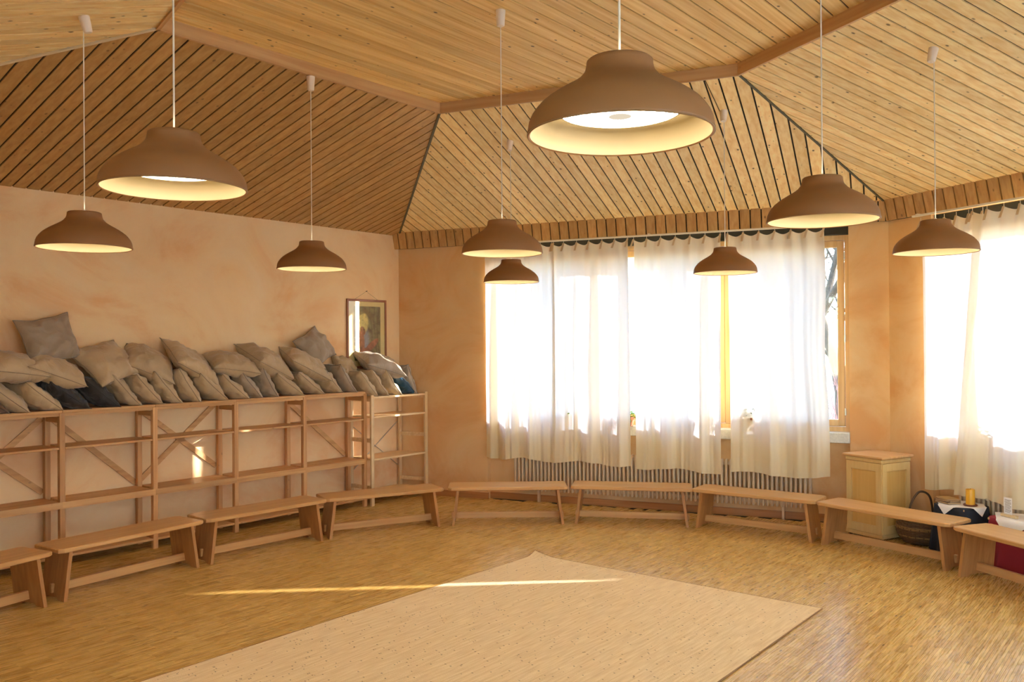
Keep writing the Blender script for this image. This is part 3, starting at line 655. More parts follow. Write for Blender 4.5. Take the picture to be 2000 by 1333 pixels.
# ------------------------------------------------------------------ pendant lamps
LZ = 2.3594
def lamp():
    root = empty('pendant_lamp')
    outer = [(0.2506, 0.0), (0.2490, 0.012), (0.2455, 0.033), (0.2385, 0.050), (0.229, 0.064), (0.215, 0.080), (0.199, 0.093), (0.180, 0.106), (0.160, 0.118), (0.142, 0.128), (0.126, 0.138), (0.112, 0.148), (0.102, 0.159), (0.095, 0.168), (0.0915, 0.178), (0.0895, 0.190), (0.0885, 0.198), (0.084, 0.202), (0.040, 0.203)]
    inner = [(0.040, 0.199), (0.082, 0.196), (0.086, 0.178), (0.094, 0.163), (0.120, 0.136), (0.155, 0.115), (0.194, 0.089), (0.222, 0.062), (0.238, 0.034), (0.241, 0.012), (0.2425, 0.001), (0.2475, -0.001), (0.2506, 0.0)]
    q = MB(); q.lathe(outer, 72); sh = q.build('shade', 'shade_out', root, angle=50)
    q = MB(); q.lathe(inner, 72); li = q.build('inner_reflector', 'shade_in', root, angle=50)
    q = MB(); q.lathe([(0.243, 0.0008), (0.247, -0.0022), (0.2512, 0.001), (0.2508, 0.006)], 72); q.build('rim', 'shade_out', sh, angle=60)
    # ribbed diffuser: a shallow dome of radial prisms
    seg, rings = 96, 9; vs = []; gl = []
    for i in range(rings + 1):
        r = 0.030 + (0.160 - 0.030) * i / rings; z0 = 0.050 + 0.012 * (i / rings) ** 2
        for k in range(seg):
            rib = 0.5 + 0.5 * cos(2 * pi * k * 24 / seg); t = i / rings
            vs.append((r * cos(2 * pi * k / seg), r * sin(2 * pi * k / seg), z0 - 0.0025 * rib * t * (1 - t)))
            gl.append(1.0 if i == rings else max(0, min(1, (rib ** 2.2) * (1.0 - abs(t - 0.66) * 2.2) + (0.03 if t > 0.3 else 0.14))))
    fs = [(i * seg + k, (i + 1) * seg + k, (i + 1) * seg + (k + 1) % seg, i * seg + (k + 1) % seg) for i in range(rings) for k in range(seg)]
    fs.append(tuple(reversed(range(seg))))
    mb = MB().add(vs, fs); me = mb.mesh('diffuser', 'lamp_light', True)
    a = me.attributes.new('glow', 'FLOAT', 'POINT'); a.data.foreach_set('value', gl); link('diffuser', me, root)
    q = MB(); q.lathe([(0.160, 0.060), (0.164, 0.060), (0.166, 0.066), (0.160, 0.066)], 72); q.build('diffuser_ring', 'white_metal', root, smooth=True)
    q = MB(); q.lathe([(0.004, 0.215), (0.009, 0.214), (0.010, 0.202), (0.010, 0.075), (0.004, 0.07)], 20); q.build('socket', 'white_metal', root, angle=40)
    return root
proto = lamp(); lamps = [proto] + [copy_tree(proto) for _ in range(8)]
def put_lamp(x, y, label, zc=None):
    o = lamps.pop(0)
    o.location = (x, y, LZ); o.rotation_euler = (0, 0, random.Random(x).random() * 6)
    under_beam = zc is not None
    zc = zc or ceil_z(x, y); top = zc - LZ - BT
    q = MB(); q.tube([(0, 0, 0.205), (0.0, 0, top - 0.02)], 0.0034, 8); q.build('cord', 'cord', o)
    # ceiling rose stands square to the ceiling
    p = Vector((x, y, 0)); k = min(range(5), key=lambda i: (p - CORN[i]).dot(D(HEADS[i] + 90)))
    flat_ = (p - CORN[k]).dot(D(HEADS[k] + 90)) > INSET
    q = MB(); q.lathe([(0.003, -0.098), (0.020, -0.098), (0.0245, -0.092), (0.031, 0.004)], 24); r = q.build('ceiling_rose', 'rose', o, angle=40)
    r.location = (0, 0, top)
    if not flat_ and not under_beam:
        nk = D(HEADS[k] + 90); nrm = Vector((-nk.x * SLOPE, -nk.y * SLOPE, 1)).normalized()
        qn = Vector((0, 0, 1)).rotation_difference(nrm)
        r.rotation_mode = 'QUATERNION'; r.rotation_quaternion = Matrix.Rotation(-o.rotation_euler.z, 3, 'Z').to_quaternion() @ qn @ Matrix.Rotation(o.rotation_euler.z, 3, 'Z').to_quaternion()
        r.location = (0, 0, top + 0.008)
    tag(o, label, 'lamp', 'brown pendant lamps hanging from the board ceiling')
    return o
put_lamp(0.2947, 2.2908, 'largest and nearest brown pendant lamp, ribbed light showing inside')
put_lamp(-1.1983, 3.035, 'big brown pendant lamp at upper left, second largest')
put_lamp(-2.4089, 4.8138, 'leftmost brown pendant lamp, low above the cushions')
put_lamp(-1.4612, 6.2426, 'small brown pendant lamp in front of the peach wall, above the long shelf', zc=ZB - 0.024 + BT - 0.006)
put_lamp(-0.0562, 5.2627, 'brown pendant lamp hanging just above a smaller one, before the narrow curtain')
put_lamp(-0.0022, 7.6934, 'smallest brown pendant lamp, tucked below another at the narrow curtain')
put_lamp(1.7149, 6.8434, 'small brown pendant lamp before the gap between the curtains, thin cable at its rose')
put_lamp(1.4418, 3.9465, 'brown pendant lamp overlapping the top right corner of the wide window')
put_lamp(2.6747, 5.3748, 'rightmost brown pendant lamp, in front of the right window')
# the thin cable that feeds one rose from the edge board
k = 2; p = Vector((1.7149, 6.8434, 0)); s_ = (p - CORN[k]).dot(d2); o_ = (p - CORN[k]).dot(D(A2 + 90))
q = MB(); zz = lambda o: ZW + SLOPE * o - BT - 0.004
P0 = F(k, s_ - 0.03, o_ + 0.02, zz(o_ + 0.02)); P1 = F(k, s_ - 0.06, INSET - 0.02, zz(INSET - 0.02))
q.tube([(0, 0, 0), tuple(P1 - P0)], 0.003, 6); o = q.build('ceiling_cable', 'dark_box'); o.location = P0
tag(o, 'thin cable on the sloping boards leading to a ceiling rose', 'cable')

# ------------------------------------------------------------------ benches
def bench():
    root = empty('bench'); L2, W2_, H, TH = 0.595, 0.18, 0.38, 0.032; c = 0.035
    poly = [(-L2 + c, -W2_), (L2 - c, -W2_), (L2, -W2_ + c * 0.6), (L2, W2_ - c * 0.6), (L2 - c, W2_), (-L2 + c, W2_), (-L2, W2_ - c * 0.6), (-L2, -W2_ + c * 0.6)]
    q = MB(); b = 0.006
    def ringp(k_, z): return [(x * (1 - k_ / L2), y * (1 - k_ / W2_), z) for x, y in poly]
    r = [ringp(b, H - TH), ringp(0, H - TH + b), ringp(0, H - b), ringp(b, H)]
    vs = [p for rr in r for p in rr]; n = 8
    fs = [tuple(reversed(range(n))), tuple(range(3 * n, 4 * n))] + [(i * n + k_, i * n + (k_ + 1) % n, (i + 1) * n + (k_ + 1) % n, (i + 1) * n + k_) for i in range(3) for k_ in range(n)]
    q.add(vs, fs); q.build('seat', 'bench_x', root)
    for sg in (-1, 1):
        # splayed side panel with a cut-out foot
        prof = [(-0.158, 0.0), (-0.085, 0.0), (-0.06, 0.018), (0.06, 0.018), (0.085, 0.0), (0.158, 0.0), (0.150, H - TH), (-0.150, H - TH)]
        th = 0.026
        x_at = lambda z: sg * (0.545 - 0.047 * z / (H - TH))
        a = [(x_at(z) - th / 2, y, z) for y, z in prof]; bq = [(x_at(z) + th / 2, y, z) for y, z in prof]
        q = MB(); n = len(prof); vs = a + bq
        fs = [(0, 1, 2, 7), (2, 3, 6, 7), (3, 4, 5, 6)]
        fs2 = [tuple(reversed([i + n for i in f])) for f in fs]
        q.add(vs, [tuple(reversed(f)) for f in fs] and fs + fs2 + [(i, i + n, (i + 1) % n + n, (i + 1) % n) for i in range(n)])
        q.build('leg', 'bench_z', root)
    q = MB(); q.box(-0.567, 0.567, -0.014, 0.014, 0.045, 0.108, 0.003); q.build('stretcher', 'bench_x', root)
    return root
bp = bench(); fb = [True]
def put_bench(cx, cy, h, label):
    o = bp if fb[0] else copy_tree(bp); fb[0] = False
    o.location = (cx, cy, 0); o.rotation_euler = (0, 0, R(90 - h)); tag(o, label, 'bench', 'low wooden benches set in a half circle')
FRb = Vector((-3.196, 5.941, 0)); q0 = FRb - 0.595 * D(26) - 0.18 * D(116)
put_bench(q0.x, q0.y, 26, 'wooden bench cut off by the left edge of the picture')
put_bench(-2.996, 6.571, 33.6, 'wooden bench before the left end of the long shelf, second from the left')
put_bench(-2.238, 7.546, 42.0, 'wooden bench before the middle of the long shelf, third from the left')
put_bench(-1.287, 8.310, 61.7, 'wooden bench before the small pale shelf in the corner')
put_bench(-0.055, 8.633, 88.6, 'wooden bench left of centre, before the narrow curtain')
put_bench(1.190, 8.569, 100.8, 'wooden bench before the middle of the long radiator')
put_bench(2.313, 8.093, 126.3, 'wooden bench before the right end of the long radiator')
put_bench(3.176, 7.202, 144.6, 'wooden bench before the small cabinet and the basket')
FLb = Vector((3.357, 6.546, 0)); q0 = FLb + 0.595 * D(162.6) - 0.18 * D(252.6)
put_bench(q0.x, q0.y, 162.6, 'wooden bench cut off by the right edge, before the red cloth')

# ------------------------------------------------------------------ long shelf along the left wall
SD = 0.342
sh = empty('shelving_unit', F(1, LEN[1], 0, 0), A1)       # local x = s (0 at the far corner), y = -off
posts = [-5.73, -4.92, -4.095, -3.297, -2.476, -1.665, -0.842]
for s in posts:
    for off in (0.02, SD - 0.045):
        q = MB(); q.box(s - 0.026, s + 0.018, -off - 0.045, -off, 0.0, 1.262, 0.003); q.build('post', 'shelf_z', sh)
    for z in (1.225,):
        q = MB(); q.box(s - 0.020, s + 0.012, -SD + 0.046, -0.066, z - 0.045, z, 0.002); q.build('cross_rail', 'shelf_y', sh)
for a, b in zip(posts[:-1], posts[1:]):
    a2, b2 = a - 0.0045, b - 0.005
    q = MB(); q.box(a2, b2, -SD - 0.004, -0.012, 1.262, 1.285, 0.003); q.build('top_board', 'shelf_x', sh)
    q = MB(); q.box(a + 0.02, b - 0.028, -SD + 0.004, -0.02, 0.962, 0.980, 0.002); q.build('shelf_board', 'shelf_x', sh)
    q = MB(); q.box(a2, b2, -SD - 0.002, -SD + 0.001, 0.478, 0.532, 0.0); q.box(a + 0.02, b - 0.028, -SD + 0.001, -0.02, 0.510, 0.532); q.build('shelf_board', 'shelf_x', sh)
    q = MB(); q.box(a + 0.02, b - 0.028, -SD + 0.004, -0.02, 0.075, 0.095, 0.002); q.build('shelf_board', 'shelf_x', sh)
    q = MB(); q.box(a2, b2, -SD + 0.006, -SD + 0.026, 1.236, 1.262, 0.0)
    q.build('front_rail', 'shelf_x', sh)
    q = MB(); q.box(a + 0.05, b - 0.05, -SD + 0.06, -SD + 0.064, 1.252, 1.262); q.build('cleat', 'knob_dark', sh)
def brace(p, q_):
    (s0, z0), (s1, z1) = p, q_
    t = Vector((s1 - s0, 0, z1 - z0)).normalized(); n = Vector((-t.z, 0, t.x)) * 0.024
    m = MB(); lo = [Vector((s0, -0.019, z0)) - n, Vector((s1, -0.019, z1)) - n, Vector((s1, -0.019, z1)) + n, Vector((s0, -0.019, z0)) + n]
    hi = [v + Vector((0, 0.014, 0)) for v in lo]; m.hexa(lo, hi); m.build('brace', 'shelf_x', sh)
for p, q_ in (((-4.07, 1.22), (-3.32, 0.56)), ((-3.27, 0.58), (-2.52, 1.22)), ((-3.27, 1.22), (-2.50, 0.62)), ((-4.88, 0.55), (-4.13, 1.2)), ((-4.88, 1.2), (-4.12, 0.58)), ((-1.64, 1.2), (-0.87, 0.56))): brace(p, q_)
tag(sh, 'long brown wooden shelf along the left wall with cushions piled on top', 'shelf')
# ------------------------------------------------------------------ smaller pale shelf in the corner
s2 = empty('shelving_unit', F(1, LEN[1], 0, 0), A1); D2 = 0.40; pa, pb = -0.79, 0.058
for s, dpt in ((pa, 1), (pb, 1)):
    for off in (0.02, D2 - 0.03):
        if s > 0 and off < 0.1: ss = s - 0.09
        else: ss = s
        q = MB(); q.box(ss - 0.022, ss + 0.022, -off - 0.03, -off, 0.0, 1.24, 0.003)
        if off < 0.1:
            for i in range(28): q.box(ss - 0.002, ss + 0.002, -off - 0.0306, -off - 0.029, 0.12 + i * 0.038, 0.124 + i * 0.038)
        q.build('post', 'pine_z', s2)
def slab(z, name='shelf_board'):
    m = MB(); pl = [(pa + 0.023, -D2 + 0.004), (pb - 0.023, -D2 + 0.004), (pb - 0.115, -0.03), (pa + 0.023, -0.03)]
    m.prism(pl, z - 0.02, z); m.build(name, 'pine_x', s2)
for z in (1.222, 1.0, 0.525, 0.12): slab(z)
for s in (pa, pb):
    for z in (1.19, 0.73, 0.2):
        m = MB(); s1_ = s if s < 0 else s - 0.085
        m.hexa([(s - 0.010, -D2 + 0.03, z - 0.022), (s + 0.010, -D2 + 0.03, z - 0.022), (s1_ + 0.010, -0.05, z - 0.022), (s1_ - 0.010, -0.05, z - 0.022)],
               [(s - 0.010, -D2 + 0.03, z + 0.022), (s + 0.010, -D2 + 0.03, z + 0.022), (s1_ + 0.010, -0.05, z + 0.022), (s1_ - 0.010, -0.05, z + 0.022)])
        m.build('side_rail', 'pine_x', s2)
for (sa, za), (sb, zb_) in (((pa + 0.02, 0.35), (pb - 0.11, 0.88)), ((pa + 0.02, 0.88), (pb - 0.11, 0.35))):
    m = MB(); m.tube([(sa, -0.016, za), (sb, -0.016, zb_)], 0.004, 6); m.build('steel_brace', 'steel', s2)
tag(s2, 'small pale pine shelf in the corner with drilled posts', 'shelf')

# ------------------------------------------------------------------ cushions
def pillow_mesh(w, h, t, seed, mat, frame, zfloor, wrinkle=1.0, bend=0.0, n=26):
    """frame = (centre, ux, uy, uz) in shelf-local coordinates; returns body mesh data and rim points"""
    c, ux, uy, uz = frame; rnd = random.Random(seed); ph = rnd.random() * 40
    def pt(u, v, side):
        au, av = abs(u), abs(v)
        pinch = 0.11
        x = u * w / 2 * (1 - pinch * (1 - v * v) * au); y = v * h / 2 * (1 - pinch * (1 - u * u) * av)
        prof = max(0, (1 - au ** 2.6)) ** 0.55 * max(0, (1 - av ** 2.6)) ** 0.55
        z = side * t / 2 * prof
        wr = noise.noise(Vector((u * 2.1 + ph, v * 2.1, seed))) * 0.016 + noise.noise(Vector((u * 5 + ph, v * 5, seed + 3.3))) * 0.007
        ed = max(au, av); wr += 0.016 * sin(13 * (u if av > au else v) + ph + 3 * noise.noise(Vector((u * 2, v * 2, ph)))) * max(0, ed - 0.55) * (1 - ed) * 6
        z += wr * wrinkle * (prof ** 0.5) * (1 if side > 0 else 0.8) + bend * (u * u + v * v - 0.7) * w
        # soft sideways slump
        x += 0.012 * noise.noise(Vector((v * 1.7, ph, seed))) ; y += 0.012 * noise.noise(Vector((ph, u * 1.7, seed)))
        P = c + ux * x + uy * y + uz * z
        if P.z < zfloor + 0.003: P.z = zfloor + 0.003 + (0.0008 * abs(P.z - zfloor))
        if P.y > -0.012: P.y = -0.012
        return P
    vs, fs = [], []
    g = [-1 + 2 * i / n for i in range(n + 1)]
    g = [math.copysign(abs(a) ** 0.85, a) for a in g]
    top = {}; bot = {}
    for i, u in enumerate(g):
        for j, v in enumerate(g):
            top[i, j] = len(vs); vs.append(pt(u, v, 1))
    for i, u in enumerate(g):
        for j, v in enumerate(g):
            if i in (0, n) or j in (0, n): bot[i, j] = top[i, j]
            else: bot[i, j] = len(vs); vs.append(pt(u, v, -1))
    for i in range(n):
        for j in range(n):
            fs.append((top[i, j], top[i + 1, j], top[i + 1, j + 1], top[i, j + 1])); fs.append((bot[i, j], bot[i, j + 1], bot[i + 1, j + 1], bot[i + 1, j]))
    rim = [vs[top[i, 0]] for i in range(n)] + [vs[top[n, j]] for j in range(n)] + [vs[top[i, n]] for i in range(n, 0, -1)] + [vs[top[0, j]] for j in range(n, 0, -1)]
    return vs, fs, rim
def cushion(s, off, z, rot, w, h, t, seed, mat, label, zfloor=1.286, group='cushions piled on the shelves', wrinkle=1.6, bend=0.0):
    # rot: (yaw, roll about the depth axis, pitch about the shelf axis) in degrees
    if len(rot) == 2:      # (lean, yaw): stands on edge like a book, top leaning left
        a, yw = R(rot[0]), R(rot[1]); M = Matrix.Rotation(yw, 3, 'Z') @ Matrix(((0, -sin(a), cos(a)), (-1, 0, 0), (0, cos(a), sin(a))))
    else: M = Matrix.Rotation(R(rot[0]), 3, 'Z') @ Matrix.Rotation(R(rot[1]), 3, 'Y') @ Matrix.Rotation(R(rot[2]), 3, 'X')
    ctr_ = Vector((s, -off, z))
    vs, fs, rim = pillow_mesh(w, h, t, seed, mat, (ctr_, M.col[0], M.col[1], M.col[2]), zfloor, wrinkle, bend)
    zb = min(v.z for v in vs)
    root = empty('cushion', F(1, LEN[1] + s, off, zb), A1); o_ = Vector((s, -off, zb))
    MB().add([v - o_ for v in vs], fs).build('cover', mat, root, smooth=True)
    rm = [v - o_ for v in rim]
    sq = MB(); sq.tube(rm + [rm[0]], 0.0034, 5, caps=False); sq.build('seam', mat + '_seam', root, smooth=True)
    tag(root, label, 'cushion', group); return root
TAN, GRY, BLK, BLU, BRN = 'cush_tan', 'cush_grey', 'cush_black', 'cush_blue', 'cush_brown'
# lower row: stored like leaning books (thickness along the shelf, top leaning left)
low = [(-4.62, BRN, 0.16, 50, 'dark brown cushion peeping in at the left edge of the shelf'),
 (-4.44, TAN, 0.17, 48, 'tan cushion at the left edge, leaning below two lying cushions'),
 (-4.22, TAN, 0.17, 50, 'tan cushion leaning just left of the two black cushions'),
 (-3.98, BLK, 0.17, 50, 'left one of the two black cushions'),
 (-3.72, BLK, 0.17, 46, 'right one of the two black cushions'),
 (-3.53, TAN, 0.15, 40, 'tan cushion leaning just right of the two black cushions'),
 (-3.33, TAN, 0.16, 42, 'tan leaning cushion, second to the right of the black ones'),
 (-3.13, TAN, 0.16, 38, 'tan leaning cushion, third to the right of the black ones'),
 (-2.92, TAN, 0.17, 30, 'tan upright cushion, fourth to the right of the black ones'),
 (-2.68, TAN, 0.18, 45, 'tan leaning cushion, fifth to the right of the black ones'),
 (-2.46, TAN, 0.16, 48, 'tan leaning cushion just left of the two grey ones'),
 (-2.28, GRY, 0.16, 38, 'left one of the two grey-brown cushions at mid shelf'),
 (-2.07, GRY, 0.16, 28, 'right one of the two grey-brown cushions at mid shelf'),
 (-1.80, TAN, 0.17, 52, 'tan leaning cushion just right of the two grey ones'),
 (-1.53, TAN, 0.16, 50, 'tan leaning cushion, second to the right of the grey ones'),
 (-1.29, TAN, 0.17, 44, 'tan leaning cushion below the pointed one, third right of the grey ones'),
 (-1.06, GRY, 0.15, 32, 'grey-brown cushion leaning at the right end of the long shelf')]
for i, (s, mt, t, lean, lab) in enumerate(low):
    hh = 0.40; t *= 0.9; rr_ = random.Random(i); lean += 2
    zc = 1.288 + 0.5 * hh * cos(R(lean)) * 0.80 + 0.10 * t
    cushion(s - 0.055, 0.205, zc, (lean, rr_.uniform(-9, 9)), 0.38, hh, t, 11 + i, mt, lab)
lowb = [(-0.79, TAN, 0.17, 40, 'tan cushion at the left end of the small shelf'), (-0.62, TAN, 0.14, 36, 'tan cushion second from the left on the small shelf'),
 (-0.42, TAN, 0.15, 40, 'tan cushion leaning left of the blue one on the small shelf'), (-0.22, BLU, 0.14, 52, 'shiny blue cushion on the small shelf'), (-0.10, GRY, 0.15, 24, 'grey cushion at the right end of the small shelf')]
for i, (s, mt, t, lean, lab) in enumerate(lowb):
    hh = 0.40; t *= 0.9; rr_ = random.Random(90 + i)
    zc = 1.226 + 0.5 * hh * cos(R(lean)) * 0.82 + 0.10 * t
    cushion(s - 0.05 + (0.0 if s < -0.15 else -0.03), 0.245, zc, (lean, rr_.uniform(-8, 8)), 0.36, hh, t, 41 + i, mt, lab, zfloor=1.224)
# upper row: lying across the lower ones
topr = [(-4.45, 0.22, 1.645, (6, 8, 14), 0.44, 0.42, 0.19, TAN, 'tan cushion lying at the left edge of the picture'),
 (-4.12, 0.24, 1.605, (-10, 22, 12), 0.46, 0.42, 0.17, TAN, 'tan cushion under the one that leans against the wall'),
 (-3.66, 0.20, 1.665, (20, -12, 42), 0.50, 0.44, 0.16, TAN, 'large tan cushion above the black ones, one corner pointing up'),
 (-3.27, 0.18, 1.645, (-14, 24, 28), 0.46, 0.42, 0.18, TAN, 'tan cushion lying right of the one with a raised corner'),
 (-2.88, 0.20, 1.650, (10, 26, 34), 0.52, 0.44, 0.15, TAN, 'tan cushion lying tilted with a sharp fold, left of mid shelf'),
 (-2.46, 0.21, 1.620, (-8, 8, 16), 0.48, 0.42, 0.17, TAN, 'tan cushion lying flat above the two grey ones'),
 (-2.06, 0.20, 1.635, (12, 22, 24), 0.52, 0.44, 0.20, TAN, 'plump tan cushion lying right of the flat one at mid shelf'),
 (-1.57, 0.21, 1.605, (-6, 26, 20), 0.52, 0.44, 0.17, TAN, 'tan cushion with a dark crease below the pointed one'),
 (-1.38, 0.14, 1.775, (14, -24, 62), 0.40, 0.38, 0.17, GRY, 'pointed grey-brown cushion on top of the pile, beside the picture'),
 (-4.12, 0.15, 1.865, (4, -10, 70), 0.44, 0.40, 0.14, GRY, 'brownish cushion standing against the wall at far left, highest of all'),
 (-0.54, 0.24, 1.575, (-12, 16, 18), 0.52, 0.42, 0.17, GRY, 'shiny grey cushion lying on top at the small shelf, before the picture'),
 (-0.93, 0.10, 1.555, (0, 12, 50), 0.30, 0.28, 0.12, TAN, 'tan cushion corner showing below the left edge of the picture')]
for i, (s, off, z, rot, w_, h_, t, mt, lab) in enumerate(topr):
    cushion(s, off, z, rot, w_ * 1.03, h_ * 1.03, t * 1.25, 71 + i, mt, lab, zfloor=1.29, wrinkle=2.0)

# ------------------------------------------------------------------ framed picture
pc = empty('framed_picture', F(1, LEN[1], 0, 0), A1)
x0, x1, z0, z1 = -0.828, -0.222, 1.53, 2.333; fwd = 0.026
m = MB(); m.box(x0, x0 + fwd, -0.022, -0.002, z0, z1, 0.003); m.box(x1 - fwd, x1, -0.022, -0.002, z0, z1, 0.003); m.box(x0 + fwd, x1 - fwd, -0.022, -0.002, z1 - fwd, z1, 0.003); m.box(x0 + fwd, x1 - fwd, -0.022, -0.002, z0, z0 + fwd, 0.003)
m.build('frame', 'frame_wood', pc)
m = MB(); m.box(x0 + fwd, x1 - fwd, -0.010, -0.004, z0 + fwd, z1 - fwd); m.build('mat_board', 'mat_board', pc)
a0, a1_, b0, b1_ = -0.715, -0.315, 1.62, 2.252; nx, nz_ = 56, 88
vs, fs, cl = [], [], []
def paintc(u, v):
    n = lambda f, o=0: noise.noise(Vector((u * f + o, v * f * 1.6, o * 1.7)))
    base_ = Vector((0.20, 0.17, 0.10)) + Vector((0.05, 0.06, 0.03)) * n(5) * 2
    base_ = base_.lerp(Vector((0.36, 0.36, 0.14)), max(0, min(1, 0.5 + n(7, 4) * 1.5)) * 0.5)
    base_ = base_.lerp(Vector((0.34, 0.38, 0.46)), max(0, 1 - ((u - 0.45) ** 2 * 40 + (v - 0.36) ** 2 * 14)) * 0.8)
    g_ = ((u - 0.30) / 0.25) ** 2 + ((v - 0.70) / 0.20) ** 2
    base_ = base_.lerp(Vector((0.80, 0.66, 0.22)), max(0, min(1, (1.15 - g_) * 2.2)) * (0.85 + n(9) * 0.3))
    for tx, wd in ((0.62, 0.03), (0.80, 0.035), (0.92, 0.05), (0.04, 0.06)):
        d_ = abs(u - tx - 0.05 * sin(v * 5 + tx * 9)) / wd
        if d_ < 1: base_ = base_.lerp(Vector((0.16, 0.12, 0.07)), (1 - d_) * 0.8)
    arch = abs(math.hypot(u - 0.38, (v - 0.62) * 1.25) - 0.36)
    if v > 0.66 and arch < 0.05: base_ = base_.lerp(Vector((0.22, 0.17, 0.08)), 0.7)
    red = Vector((0.42, 0.15, 0.08))
    def ell(cx, cy, rx, ry, ang=0):
        dx, dy = u - cx, v - cy; ca, sa = cos(ang), sin(ang); X, Y = dx * ca + dy * sa, -dx * sa + dy * ca
        return max(0, min(1, (1 - (X / rx) ** 2 - (Y / ry) ** 2) * 4))
    for e in ((0.26, 0.34, 0.13, 0.22, 0.1), (0.32, 0.55, 0.11, 0.075, -0.5), (0.14, 0.56, 0.06, 0.10, 0.2), (0.64, 0.27, 0.32, 0.075, 0.42), (0.36, 0.17, 0.2, 0.07, 0.1)):
        base_ = base_.lerp(red * (1 + 0.5 * n(11, 2)), ell(*e) * 0.9)
    if math.hypot(u - 0.36, (v - 0.57) * 1.5) < 0.018: base_ = Vector((0.04, 0.03, 0.02))
    if v < 0.14: base_ = base_.lerp(Vector((0.20, 0.20, 0.07)), (0.14 - v) * 6)
    return base_ * (1 + 0.25 * n(22, 5))
for j in range(nz_ + 1):
    for i in range(nx + 1):
        u, v = i / nx, j / nz_; vs.append((a0 + (a1_ - a0) * u, -0.0112, b0 + (b1_ - b0) * v)); c_ = paintc(u, v); cl.append((max(0, c_.x), max(0, c_.y), max(0, c_.z), 1))
for j in range(nz_):
    for i in range(nx): p = j * (nx + 1) + i; fs.append((p, p + 1, p + nx + 2, p + nx + 1))
me = MB().add(vs, fs).mesh('painting', 'painting'); at = me.attributes.new('paint', 'FLOAT_COLOR', 'POINT')
at.data.foreach_set('color', [c for q_ in cl for c in q_]); o = link('painting', me, pc); o['label'] = 'painting of a red squirrel in a wood'
m = MB(); m.box(x0 + fwd, x1 - fwd, -0.0155, -0.0140, z0 + fwd, z1 - fwd); m.build('glass', 'picture_glass', pc)
m = MB(); m.tube([(-0.70, -0.006, 2.333), (-0.525, -0.004, 2.428), (-0.35, -0.006, 2.333)], 0.0012, 5); m.build('hanging_wire', 'nail', pc)
m = MB(); m.tube([(-0.525, 0.0, 2.43), (-0.525, -0.022, 2.432)], 0.004, 8); m.build('nail', 'nail', pc)
tag(pc, 'framed painting of a squirrel hanging above the small shelf', 'picture')

# ------------------------------------------------------------------ rug
rg = empty('rug', (0.183, 7.271, 0.0), A1 + 90)      # local x across (to the right corner), local -y... towards the camera
RW, RL = 2.43, 3.7; nx, ny = 60, 90; vs, fs = [], []
for j in range(ny + 1):
    for i in range(nx + 1):
        x, y = RW * i / nx, -RL * j / ny
        z = 0.008 + 0.0008 * noise.noise(Vector((x * 2, y * 2, 0)))
        r = math.hypot(x, y) ; z += 0.035 * max(0, 1 - math.hypot(x / 0.22, y / 0.10)) ** 1.5
        vs.append((x, y, z))
for j in range(ny):
    for i in range(nx): p = j * (nx + 1) + i; fs.append((p, p + nx + 1, p + nx + 2, p + 1))
nv = len(vs); edge = [i for i in range(nx + 1)] + [j * (nx + 1) + nx for j in range(1, ny + 1)] + [ny * (nx + 1) + i for i in range(nx - 1, -1, -1)] + [j * (nx + 1) for j in range(ny - 1, 0, -1)]
for e_ in edge: vs.append((vs[e_][0], vs[e_][1], max(0.0005, vs[e_][2] - 0.008)))
for t_ in range(len(edge)): u_ = (t_ + 1) % len(edge); fs.append((edge[t_], edge[u_], nv + u_, nv + t_))
MB().add(vs, fs).build('pile', 'rug_wool', rg, angle=30)
m = MB(); m.tube([(vs[e_][0], vs[e_][1], vs[e_][2] - 0.003) for e_ in edge if vs[e_][0] >= RW - 1e-6 or True] + [(0, 0, vs[0][2] - 0.003)], 0.0045, 6, caps=False); m.build('binding', 'rug_edge', rg, smooth=True)
tag(rg, 'beige flecked wool rug on the parquet with one curled corner', 'rug')

# ------------------------------------------------------------------ small cabinet in the corner
cb = empty('cabinet', (3.400, 7.952, 0), 151)       # local x along the left-hand face
hw, hd, CH = 0.188, 0.19, 0.755
m = MB(); m.box(-hw, hw, -hd, hd, 0.035, CH - 0.05, 0.003); m.build('body', 'cabinet_wood', cb)
m = MB(); m.box(-hw - 0.012, hw + 0.012, -hd - 0.012, hd + 0.012, 0.012, 0.05, 0.004); m.build('plinth', 'cabinet_wood', cb)
m = MB(); m.box(-hw - 0.012, hw + 0.012, -hd - 0.012, hd + 0.012, CH - 0.062, CH - 0.022, 0.006); m.build('moulding', 'cabinet_wood', cb)
m = MB(); m.box(-hw - 0.03, hw + 0.03, -hd - 0.03, hd + 0.03, CH - 0.022, CH, 0.004); m.build('top', 'cabinet_top', cb)
def framed(face):      # rails and stiles standing proud of the panel
    m = MB(); za, zb_ = 0.052, CH - 0.064
    def bx(a, b, c, d):
        if face == 'x': m.box(hw, hw + 0.012, a, b, c, d)
        else: m.box(a, b, -hd - 0.012, -hd, c, d)
    w_ = hd if face == 'x' else hw
    bx(-w_, -w_ + 0.055, za, zb_); bx(w_ - 0.055, w_, za, zb_); bx(-w_ + 0.055, w_ - 0.055, za, za + 0.07); bx(-w_ + 0.055, w_ - 0.055, zb_ - 0.07, zb_)
    m.build('panel_frame', 'cabinet_wood', cb)
    m = MB()
    if face == 'x': m.box(hw, hw + 0.002, -w_ + 0.059, w_ - 0.059, za + 0.074, zb_ - 0.074)
    else: m.box(-w_ + 0.059, w_ - 0.059, -hd - 0.002, -hd, za + 0.074, zb_ - 0.074)
    m.build('panel', 'cabinet_panel', cb)
framed('x'); framed('y')
for x in (-hw + 0.02, hw - 0.02):
    for y in (-hd + 0.02, hd - 0.02):
        m = MB(); m.lathe([(0.016, 0.0), (0.016, 0.014)], 12, (x, y), True, True); m.build('foot', 'knob_dark', cb)
